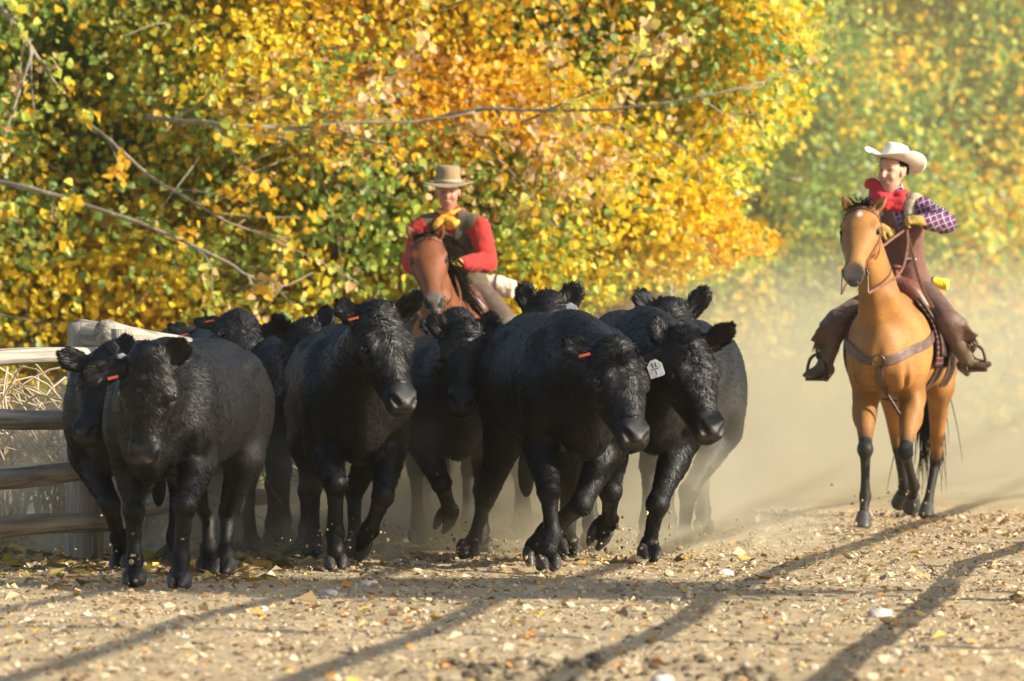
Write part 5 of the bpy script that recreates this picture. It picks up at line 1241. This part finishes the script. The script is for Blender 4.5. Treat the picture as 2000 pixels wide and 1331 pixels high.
for (px, py, w, lab) in ((717, 1137, 17, 'flat white stone beneath the raised hoof of the centre left cow'), (645, 1155, 16, 'pale rock left of the flat white stone under the herd'),
                         (1718, 1197, 21, 'round whitish rock on the road below the buckskin horse'), (1293, 1324, 22, 'white rock at the bottom edge of the road'),
                         (512, 1186, 11, 'small pinkish stone at the lower left of the road'), (1415, 1118, 15, 'long tan stone in the shadow between herd and horse')):
    y = CH * FX / (py + w * .3 - HY); x = (px - 1000) * y / FX; s = w * y / FX
    v, f = blob_template(px * .1, 3); o = link_mesh('rock', np_mesh('rock', v * s * (1.15, .8, .62), [f]), None, mrock.m); o.location = (x, y, gz(x, y)[0] + s * .22); tag(o, lab, 'rock', 'pale stones lying on the road')

# ------------------------------------------------------------------ log rail fence
mw = Mat('weathered_log', (.4, .33, .25), .85); n = mw.noise(6, 6, .6, stretch=(.25, 6, 6)); n2 = mw.noise(1.5, 3)
mw.base(mw.mix(1, mw.ramp(n.outputs[0], [(.3, (.10, .09, .08)), (.5, (.34, .30, .25)), (.75, (.52, .47, .39))]).outputs[0], mw.ramp(n2.outputs[0], [(.35, (.75, .72, .7)), (.65, (1.1, 1.08, 1.05))]).outputs[0], 'MULTIPLY')); mw.bump(n.outputs[0], .7, .02)
def log(name, a, b, r0, r1, parent, seed, bend=.03, endtaper=True):
    """knotty log; local x runs along it"""
    a, b = np.array(tuple(a), float), np.array(tuple(b), float); L = np.linalg.norm(b - a); seg, rings = 18, max(int(L / .05), 8)
    T_, K = np.meshgrid(np.arange(rings + 1) / rings, 2 * np.pi * np.arange(seg) / seg, indexing='ij'); T_ = T_.ravel(); K = K.ravel()
    cy = bend * np.sin(T_ * 3.1 + seed); cz = bend * .6 * np.sin(T_ * 4.3 + seed * 2); c1, s1 = np.cos(K), np.sin(K)
    rr = (r0 + (r1 - r0) * T_) * (1 + .32 * (fbm(np.stack([T_ * L * 2.2 + seed, c1 * .9, s1 * .9], 1), 3) - .5) - .05 * (vnoise(np.stack([T_ * L * .7, c1 * 4 + seed, s1 * 4], 1)) > .72))
    V = np.stack([T_ * L, cy + rr * c1, cz + rr * s1], 1)
    F = [[i * seg + k, i * seg + (k + 1) % seg, (i + 1) * seg + (k + 1) % seg, (i + 1) * seg + k] for i in range(rings) for k in range(seg)]
    caps = [np.arange(seg)[::-1][None], (rings * seg + np.arange(seg))[None]]
    me = np_mesh(name, V, [np.array(F)[:, ::-1]] + [c_[:, ::-1] for c_ in caps]); o = link_mesh(name, me, parent, mw.m)
    d = unit(b - a); y = unit(np.cross([0, 0, 1.], d)) if abs(d[2]) < .95 else np.array([0, 1., 0])
    o.matrix_local = frame_at(a, d, y); return o
fence = empty('log_fence', None, 'weathered log rail fence on stout posts at the left of the road', 'fence')
FD = 31.9
# near bay: four rails running out of the frame on the left towards the camera
for k, (p0_, p1_, ra, rb) in enumerate((((-140, 712, 30.6), (238, 690, 31.75), .050, .045), ((-140, 822, 30.6), (240, 812, 31.8), .064, .052),
                                     ((-140, 938, 30.6), (240, 922, 31.8), .062, .055), ((-140, 1048, 30.6), (240, 1018, 31.8), .066, .052))):
    log('rail', P(*p0_), P(*p1_), ra, rb, fence, 3 + k)
log('rail', P(196, 650, 31.6), P(640, 712, 36.0), .070, .045, fence, 11)
for k, (pz) in enumerate((.95, .60, .28)): log('rail', (-2.15, 31.95, pz), (-1.35, 36.0, pz - .02), .055, .05, fence, 20 + k)
log('post', (P(165, 700, 31.95).x, 31.95, -.1), (P(165, 700, 31.95).x, 31.95, 1.335), .105, .10, fence, 31, 0)
log('post', (P(233, 700, 31.45).x, 31.45, -.1), (P(233, 700, 31.45).x, 31.45, 1.30), .048, .046, fence, 32, 0)
log('post', (-3.6, 30.2, -.1), (-3.6, 30.2, 1.30), .10, .095, fence, 33, 0)
log('post', (-1.33, 36.1, -.1), (-1.33, 36.1, 1.28), .10, .095, fence, 34, 0)
log('cross_pole', P(150, 652, 31.95), P(245, 664, 31.75), .085, .075, fence, 36, 0)

# unseen pole fence added at right to throw long shadows over the road
pts_ = [(1.62, 15.5), (1.98, 19.5), (2.45, 23.2), (2.98, 27.0), (3.55, 30.8), (4.2, 34.6), (4.9, 38.4), (5.7, 42.2), (6.6, 46), (7.5, 50), (8.5, 54), (9.5, 58)]
fr = empty('shadow_caster_fence', None, 'added tall pole fence beyond the right edge, casting shadow bands on the road', 'fence')
for k, (a, b) in enumerate(zip(pts_[:-1], pts_[1:])):
    for q, hh in enumerate((.50, .98, 1.45, 1.98, 2.5) if k < 4 else (.50, .98, 1.45)):
        log('rail', (a[0], a[1], hh + .03 * math.sin(k * 2 + q)), (b[0], b[1], hh + .03 * math.sin(k * 2 + 2 + q)), .036, .032, fr, 50 + k * 5 + q, .015)
for k, a in enumerate(pts_): log('post', (a[0] + .12, a[1], -.1), (a[0] + .12, a[1], 2.65 if k < 5 else 1.6), .05, .045, fr, 90 + k, 0)

# tangle of dry vines behind the fence
def brush(label, x0, x1, y0, y1, h, n, seed):
    r = np.random.default_rng(seed); root = empty('dry_brush', Matrix.Translation(((x0 + x1) / 2, (y0 + y1) / 2, 0)), label, 'brush', 'dry brush behind the log fence')
    paths = []
    for k in range(n):
        a = np.array([r.uniform(x0, x1), r.uniform(y0, y1), 0.0]); d = r.normal(0, .35, 2); hh = h * r.uniform(.4, 1.1)
        Q = catmull([a, a + (d[0] * .3, d[1] * .3, hh * .6), a + (d[0] * .9, d[1] * .8, hh), a + (d[0] * 1.7, d[1] * 1.3, hh * r.uniform(.5, .95)), a + (d[0] * 2.4, d[1] * 1.6, hh * r.uniform(.0, .7))], 4)
        Q += np.cumsum(r.normal(0, .012, Q.shape), 0); paths.append((Q - ((x0 + x1) / 2, (y0 + y1) / 2, 0), np.linspace(r.uniform(.006, .014), .003, len(Q))))
    V, F = tube_mesh(paths, 5); link_mesh('stems', np_mesh('stems', V, [F]), root, mvine)
    return root
mvine = Mat('dry_vine', (.42, .33, .2), .85); _n = mvine.noise(5, 3); mvine.base(mvine.ramp(_n.outputs[0], [(.3, (.28, .20, .11)), (.7, (.62, .50, .33))]).outputs[0]); mvine = mvine.m
brush('tangle of dry tan vines behind the left rails of the fence', -4.4, -3.0, 33.2, 35.2, 1.05, 150, 5)
brush('thin dry vines between the fence post and the left cows', -3.1, -2.2, 33.8, 35.6, .95, 90, 6)
brush('loose brown vines hanging below the cottonwood boughs at far left', -5.2, -4.2, 34.2, 36.5, 1.2, 110, 7)

# clods and leaf scraps flung up by the hooves
r = np.random.default_rng(77); VV = []; FF = []; CC = []; o_ = 0
for cx, cy, n in ((-1.85, 28.4, 30), (-.95, 30.6, 40), (-.75, 30.9, 60), (.12, 30.4, 50), (-.25, 32.0, 70), (.5, 31.7, 70), (.76, 31.5, 50), (1.4, 33, 30), (2.3, 36.8, 25), (2.6, 37.4, 30)):
    for k in range(n):
        p = np.array([cx, cy, 0]) + (r.normal(0, .16), r.normal(0, .15), abs(r.normal(0, .13))); s_ = .003 + r.gamma(1.3, .0028); v, f = TPL[k % 6]
        VV.append(v * s_ * (r.uniform(.5, 1.5), 1, r.uniform(.5, 1.5)) + p); FF.append(f + o_); o_ += len(v); CC.append(np.tile([*(np.array((.30, .22, .13) if r.random() < .8 else (.7, .5, .2)) * r.uniform(.5, 1.3)), 1], (len(v), 1)))
tag(link_mesh('flung_dirt', np_mesh('flung_dirt', np.concatenate(VV), [np.concatenate(FF)], False, {'tint': np.concatenate(CC)}), None, mp.m), 'bits of dirt and leaf flung up around the hooves', 'dirt', kind='stuff')
# ------------------------------------------------------------------ cottonwoods
def leaf_mat(name, trans=.52):
    m = Mat(name, rough=.42); a = m.attr('tint'); m.base(a.outputs['Color']); m.b.inputs['Specular IOR Level'].default_value = .45
    tr = m.n('ShaderNodeBsdfTranslucent'); hs = m.n('ShaderNodeHueSaturation', i_Saturation=1.0, i_Value=1.15); m.l(a.outputs['Color'], hs.inputs['Color']); m.l(hs.outputs[0], tr.inputs[0])
    mx = m.n('ShaderNodeMixShader'); mx.inputs[0].default_value = trans; m.l(m.b.outputs[0], mx.inputs[1]); m.l(tr.outputs[0], mx.inputs[2])
    m.l(mx.outputs[0], m.t.nodes['Material Output'].inputs[0]); return m.m
M_LEAF = leaf_mat('cottonwood_leaf')
mb = Mat('cottonwood_bark', (.3, .25, .17), .85); _n = mb.noise(10, 5, .6, stretch=(1, 1, .3)); mb.base(mb.ramp(_n.outputs[0], [(.3, (.11, .09, .06)), (.7, (.36, .31, .23))]).outputs[0]); mb.bump(_n.outputs[0], .6, .02); M_BARK = mb.m
PAL = {'yellow': (.80, .60, .035), 'gold': (.78, .46, .025), 'lemon': (.78, .72, .15), 'green': (.22, .33, .07), 'lime': (.46, .52, .09), 'brown': (.48, .25, .07), 'tan': (.66, .47, .24), 'deep': (.09, .16, .03)}
def leaves(centres, dirs, size, mixfn, r, per=1):
    """heart shaped cottonwood leaves, six corners and a fold along the midrib"""
    n = len(centres)
    t = dirs + r.normal(0, .7, (n, 3)) + np.array([0, 0, -.6]); t /= np.linalg.norm(t, axis=1, keepdims=True)
    nn = r.normal(0, 1, (n, 3)) + np.array([.35, -.9, .5]); nn -= t * (nn * t).sum(1, keepdims=True); nn /= np.linalg.norm(nn, axis=1, keepdims=True)
    b = np.cross(t, nn); s = (size * r.uniform(.5, 1.4, n))[:, None]; fold = r.uniform(-.10, .45, (n, 1)); c = centres
    w = .52
    P_ = [c, c + t * s * .18 - b * s * w * .85 + nn * s * fold * .8, c + t * s * .55 - b * s * w * .8 + nn * s * fold * .6, c + t * s, c + t * s * .55 + b * s * w * .8 + nn * s * fold * .6, c + t * s * .18 + b * s * w * .85 + nn * s * fold * .8]
    V = np.stack(P_, 1).reshape(-1, 3); i = np.arange(n)[:, None] * 6
    F = np.concatenate([np.concatenate([i, i + 1, i + 2, i + 3], 1), np.concatenate([i, i + 3, i + 4, i + 5], 1)])
    C = mixfn(centres, r) * r.uniform(.75, 1.2, (n, 1)); return V, F, np.repeat(np.c_[C, np.ones(n)], 6, 0)
def palette_fn(weights, seed, freq=1.1):
    names = list(weights); Wt = np.array([weights[k] for k in names], float); C = np.array([PAL[k] for k in names])
    def f(p, r):
        n = len(p); sc_ = np.stack([fbm(p * freq * .8 + 31.7 * (seed + k), 2) + .35 * vnoise(p * 4.5 + 13 * k) for k in range(len(names))], 1)
        lw = np.log(Wt)[None] + sc_ * 6.5 + r.gumbel(0, .45, (n, len(names))); return C[lw.argmax(1)]
    return f
def tree(label, x, y, height, spread, wts, seed, leafsize=.064, ntwig=700, nleaf=46, zlow=.3, group='cottonwoods in autumn leaf behind the road', lean=(0, 0), name='cottonwood_tree', trunk_r=.16, front=1.0, accept=None, clump=.30):
    r = np.random.default_rng(seed); root = empty(name, Matrix.Translation((x, y, 0)), label, 'tree', group)
    trunk = [np.array([0, 0, -.2]), np.array([.05, 0, height * .2]), np.array([lean[0] * .4, lean[1] * .4, height * .45]), np.array([lean[0], lean[1], height * .8])]
    T = catmull(trunk, 5); V, F = tube_mesh([(T, np.linspace(trunk_r, trunk_r * .35, len(T)))], 10); link_mesh('trunk', np_mesh('trunk', V, [F]), root, M_BARK)
    paths = []; limbs = []
    for k in range(26):
        t = r.uniform(.12, .95); o = T[int(t * (len(T) - 1))]; a = r.uniform(0, 2 * np.pi)
        if k % 2: a = -np.pi / 2 + r.normal(0, .9)     # many limbs reach over the road
        L = spread * r.uniform(.6, 1.0) * (1 - .35 * t); e = o + np.array([math.cos(a), math.sin(a), 0]) * L + np.array([0, 0, r.uniform(-.35, .35) * L]); e[2] = max(e[2], zlow)
        mid = (o + e) / 2 + np.array([r.normal(0, .12), r.normal(0, .12), .22]) * L
        Q = catmull([o, mid, e], 6); limbs.append(Q); paths.append((Q, np.linspace(trunk_r * .38, .012, len(Q))))
    starts = []; tdir = []
    tw = []
    for k in range(ntwig):
        Q = limbs[r.integers(len(limbs))]; t = r.uniform(.25, 1); o = Q[int(t * (len(Q) - 1))] + r.normal(0, .04, 3)
        d = unit(r.normal(0, 1, 3) * (1, 1, .7) + np.array([0, -.35 * front, -.15])); L = r.uniform(.5, 1.3) * spread * .36
        e = o + d * L + np.array([0, 0, -.12 * L]); m_ = (o + e) / 2 + r.normal(0, .08, 3) * L + np.array([0, 0, .1 * L])
        if e[2] < zlow * .5: e[2] = zlow * .5
        q = catmull([o, m_, e], 4); tw.append(q)
        if k % 3 == 0: paths.append((q, np.linspace(.011, .003, len(q))))
    nl = 26
    if accept is not None:
        ok = [bool(accept(p[0][-1:] + (x, y, 0))[0] and accept(p[0][len(p[0]) // 2][None] + (x, y, 0))[0]) for p in paths]; nl = sum(ok[:26]); paths = [p for p, q in zip(paths, ok) if q]
    V, F = tube_mesh([p for p in paths[:nl]], 7); link_mesh('limbs', np_mesh('limbs', V, [F]), root, M_BARK).name = 'limb'
    V, F = tube_mesh([p for p in paths[nl:]], 4); link_mesh('twigs', np_mesh('twigs', V, [F]), root, M_BARK)
    C = []; D = []
    for q in tw:
        n = int(nleaf * r.uniform(.5, 1.4)); t = r.random(n) ** .8 * (len(q) - 1.001); i = t.astype(int); f_ = (t - i)[:, None]
        p = q[i] * (1 - f_) + q[i + 1] * f_; d = q[-1] - q[0]; C.append(p + r.normal(0, clump * spread * .16 + .03, (n, 3)) * (1, 1, .8)); D.append(np.tile(unit(d), (n, 1)))
    C = np.concatenate(C); D = np.concatenate(D)
    gap = fbm((C + (x, y, 0)) * 1.9 + 71, 2); k = (gap + r.normal(0, .05, len(C)) > .33) & (C[:, 2] > .03)
    if accept is not None: k &= accept(C + (x, y, 0))
    C, D = C[k], D[k]
    pf = palette_fn(wts, 1); V, F, col = leaves(C, D, leafsize, lambda p, r_: pf(p + (x, y, 0), r_), r)
    link_mesh('crown', np_mesh('crown', V, [F], False, {'tint': col}), root, M_LEAF); return root, len(C)
YL = {'yellow': 5, 'gold': 2.6, 'lemon': 3, 'green': 3.0, 'lime': 3.2, 'brown': .8, 'tan': .7}
YG = {'yellow': 3.6, 'gold': 2.2, 'lemon': 2.4, 'green': 5.2, 'lime': 2.5, 'tan': .4}
GR = {'yellow': 2.0, 'gold': .9, 'lemon': 1.8, 'green': 6.0, 'lime': 3.5}
OR = {'yellow': 3.8, 'gold': 2.6, 'lemon': 2.4, 'lime': 2.2, 'green': 2.2, 'brown': .8, 'tan': 1.6}
cnt = 0
def edge(p):
    """the near row ends where the road opens out on the right, its boughs overhanging the verge"""
    lim = np.interp(p[:, 2], [0, 1.2, 1.45, 1.65, 1.95, 2.3, 2.7, 3.15, 4, 7], [-.5, -.2, .5, 1.4, 2.2, 1.85, 1.9, 2.35, 2.7, 2.6])
    return p[:, 0] * 47 / p[:, 1] < lim + .55 * (fbm(p * 1.3 + 8, 2) - .5) + .25 * (vnoise(p * 5) - .5)
TREES = []
for a in (('cottonwood at the far left with green and gold leaves over the fence', -5.0, 46.6, 7.2, 3.0, YG, 1),
          ('cottonwood behind the fence, dark green leaf clusters among yellow', -3.0, 47.4, 7.6, 3.1, YG, 2),
          ('golden cottonwood whose low boughs hang left of the man', -1.4, 46.8, 7.0, 3.0, YL, 3),
          ('orange brown leaved cottonwood directly behind the man', .1, 47.2, 7.4, 3.0, OR, 4),
          ('cottonwood with boughs reaching right, gold above green', 1.2, 47.6, 7.6, 2.4, YG, 5),
          ('deep yellow cottonwood in the second row behind the fence', -3.9, 51.0, 8.5, 3.2, YL, 6),
          ('cottonwood in the second row behind the bay horse, mostly gold', -.9, 51.4, 8.2, 3.2, YL, 7),
          ('green and yellow cottonwood in the second row behind the back cows', 1.0, 52.2, 8.0, 3.0, YG, 8),
          ('third row cottonwood seen through gaps at the upper left', -2.4, 54.5, 8.6, 3.6, GR, 9),
          ('third row cottonwood seen through gaps above the man', .7, 55.2, 8.6, 3.4, GR, 10)):
    t_, c = tree(*a, ntwig=1080, nleaf=54, accept=edge); cnt += c; TREES.append(t_)
# hazy trees farther down the road
for a in (('hazy green gold cottonwood far down the road left of the boy', 3.4, 74, 9, 4.2, GR, 21), ('hazy cottonwood far behind the boy, green with yellow sprays', 6.2, 72, 9.5, 4.2, YG, 22),
          ('tall hazy cottonwood at the upper right, gold topped', 8.6, 78, 11, 4.5, YL, 23), ('distant cottonwood deep in the haze between the nearer ones', 5.2, 84, 12, 5, GR, 24),
          ('farthest hazy cottonwood at the right edge, over the dark gap', 9.4, 90, 13, 5, GR, 25), ('distant green cottonwood behind the herd in the dust', 1.2, 80, 11, 5, GR, 26), ('low hazy cottonwood just past the bend behind the back right cow', 3.0, 66, 8, 3.4, GR, 27)):
    _, c = tree(*a, ntwig=900, nleaf=42, leafsize=.095, zlow=.4, trunk_r=.25, clump=.4); cnt += c
print('leaves', cnt)

# long bare boughs in front of the leaves
def bough(tree_, label_pts, r0, r1, seed, Y=43.4):
    r = np.random.default_rng(seed); o = np.array(tree_.location)
    pts = [np.array(P(x, y, Y + dz)) for x, y, dz in label_pts]; Q = catmull(pts, 7); Q += np.cumsum(r.normal(0, .0035, Q.shape), 0)
    paths = [(Q - o, np.linspace(r0 * .75, r1 * .7, len(Q)))]
    for k in range(7):
        i = r.integers(3, len(Q) - 2); d = unit(Q[i + 1] - Q[i]) * .7 + r.normal(0, .5, 3); L = r.uniform(.25, .7)
        q = catmull([Q[i], Q[i] + d * L * .5 + r.normal(0, .03, 3), Q[i] + d * L + (0, 0, r.normal(0, .08))], 5); paths.append((q - o, np.linspace(max(r1, (r0 + r1) * .25), .003, len(q))))
    V, F = tube_mesh(paths, 7); link_mesh('bough', np_mesh('bough', V, [F]), tree_, M_BARK)
    c = np.concatenate([p[0][len(p[0]) // 2:] for p in paths[1:]]) + o; c = np.repeat(c, 3, 0) + r.normal(0, .05, (len(c) * 3, 3))
    pf = palette_fn({'yellow': 3, 'tan': 4, 'lemon': 2, 'lime': 2, 'gold': 2}, 3); V, F, col = leaves(c, r.normal(0, 1, c.shape), .07, pf, r)
    link_mesh('bough_leaves', np_mesh('bough_leaves', V - o, [F], False, {'tint': col}), tree_, M_LEAF)
bough(TREES[0], [(-60, 350, .6), (45, 366, .2), (160, 400, 0), (310, 450, -.2), (430, 502, -.3), (500, 540, -.3), (555, 548, -.2), (608, 520, 0)], .030, .006, 1)
bough(TREES[1], [(150, 225, .8), (210, 270, .2), (300, 350, 0), (380, 400, -.2), (450, 440, -.2), (520, 462, -.1), (570, 470, 0)], .022, .005, 2)
bough(TREES[2], [(280, 228, .7), (360, 236, .3), (450, 246, 0), (560, 250, 0), (700, 240, 0), (820, 236, 0), (930, 216, 0)], .026, .010, 3)
bough(TREES[3], [(820, 240, .5), (950, 214, .1), (1100, 214, 0), (1240, 205, -.2), (1380, 182, -.3), (1500, 152, -.2), (1570, 118, 0)], .024, .005, 4)
bough(TREES[0], [(-30, -20, .3), (30, 45, 0), (75, 100, 0), (105, 135, 0)], .032, .014, 5)
bough(TREES[2], [(470, 330, .3), (560, 270, 0), (680, 200, -.1), (800, 130, -.2), (840, 80, -.2)], .012, .004, 6)
bough(TREES[4], [(1020, 240, .4), (1120, 190, .1), (1220, 140, -.1), (1300, 60, -.2)], .016, .005, 7)

# tree added outside the frame, crown trimmed to shade left herd and lower rails
tree('added young leafy cottonwood out of frame on the right, shading the left herd', 4.4, 27.2, 4.3, 1.8, YG, 41, ntwig=1100, nleaf=40, zlow=2.0, group=None, trunk_r=.07,
     accept=lambda p: ((p[:, 0] > 2.85) & (p[:, 2] < 3.62 + .12 * np.sin(p[:, 1] * 5)) & (p[:, 2] > 1.9) & (np.abs(p[:, 1] - 26.75 - .15 * (p[:, 2] - 3)) < 1.35)) | ((p[:, 0] > 2.75) & (p[:, 0] < 3.7) & (p[:, 2] > 3.3) & (p[:, 2] < 3.95) & (p[:, 1] > 27) & (p[:, 1] < 28.4)), name='shade_caster_tree')
# ------------------------------------------------------------------ dust and air
def box_mesh(name, lo, hi, label, mat, cat=None):
    x0, y0, z0 = lo; x1, y1, z1 = hi
    V = [(x, y, z) for x in (x0, x1) for y in (y0, y1) for z in (z0, z1)]
    F = [[0, 1, 3, 2], [4, 6, 7, 5], [0, 4, 5, 1], [2, 3, 7, 6], [0, 2, 6, 4], [1, 5, 7, 3]]
    o = link_mesh(name, np_mesh(name, V, [np.array(F)], False), None, mat); return tag(o, label, cat, kind='stuff')
def vol_mat(name, color, dens, aniso=.25):
    m = bpy.data.materials.new(name); m.use_nodes = True; t = m.node_tree; t.nodes.remove(t.nodes['Principled BSDF'])
    v = t.nodes.new('ShaderNodeVolumePrincipled'); v.inputs['Color'].default_value = (*color, 1); v.inputs['Density'].default_value = dens; v.inputs['Anisotropy'].default_value = aniso
    t.links.new(v.outputs[0], t.nodes['Material Output'].inputs['Volume']); return m, t, v
def dust(name, lo, hi, label, dens, zfall, front, color=(.92, .86, .66), nscale=1.0, nlo=.35, step=1.0, edge=1.0):
    """dust: density falls with height, swells with noise and fades out towards the cloud's own sides"""
    m, t, v = vol_mat(name, color, dens, .3)
    g = t.nodes.new('ShaderNodeNewGeometry'); sx = t.nodes.new('ShaderNodeSeparateXYZ'); t.links.new(g.outputs['Position'], sx.inputs[0])
    def mr(src, a, b, c=0., d=1., smooth='SMOOTHSTEP'):
        n = t.nodes.new('ShaderNodeMapRange'); n.interpolation_type = smooth; t.links.new(src, n.inputs[0])
        for i_, q in enumerate((a, b, c, d)): n.inputs[i_ + 1].default_value = q
        return n.outputs[0]
    def mul(a, b):
        n = t.nodes.new('ShaderNodeMath'); n.operation = 'MULTIPLY'; t.links.new(a, n.inputs[0])
        if hasattr(b, 'links'): t.links.new(b, n.inputs[1])
        else: n.inputs[1].default_value = b
        return n.outputs[0]
    nz = t.nodes.new('ShaderNodeTexNoise'); nz.inputs['Scale'].default_value = nscale; nz.inputs['Detail'].default_value = 2; mp = t.nodes.new('ShaderNodeMapping'); mp.inputs['Scale'].default_value = (1, .5, 1.3)
    t.links.new(g.outputs['Position'], mp.inputs[0]); t.links.new(mp.outputs[0], nz.inputs['Vector'])
    f = mr(nz.outputs[0], nlo, .66, .12, 1)
    f = mul(f, mr(sx.outputs[2], zfall[0], zfall[1], 1, 0))
    f = mul(f, mr(sx.outputs[0], lo[0], lo[0] + edge)); f = mul(f, mr(sx.outputs[0], hi[0] - edge, hi[0], 1, 0))
    f = mul(f, mr(sx.outputs[1], lo[1], lo[1] + front)); f = mul(f, mr(sx.outputs[1], hi[1] - front, hi[1], 1, 0))
    t.links.new(mul(f, dens), v.inputs['Density'])
    m.cycles.volume_step_rate = step
    return box_mesh('dust_cloud', lo, hi, label, m, 'dust')
dust('herd_dust', (-3.6, 31.7, -.05), (2.1, 39.5, 1.15), 'low tan dust kicked up around the legs of the herd', 1.5, (.02, 1.05), 1.0, nscale=1.7, nlo=.44)
dust('road_dust', (-.2, 39.8, -.05), (13, 50.5, 2.3), 'broad bank of tan dust hanging over the road behind the herd and horse', .5, (.2, 2.1), 2.0, nscale=.35, nlo=.25, edge=2.5)
dust('high_dust', (1.2, 51, -.05), (17, 65.5, 10), 'thin pale dust veil drifting in front of the far trees at the right', .015, (3, 9.5), 3.0, nscale=.2, nlo=.1, edge=2.0)
hm, ht_, hv = vol_mat('haze_air', (.85, .82, .70), .00035, .4)
box_mesh('haze', (-60, -8, -1.6), (60, 125, 16), 'thin warm haze in the air over the road', hm, 'haze')
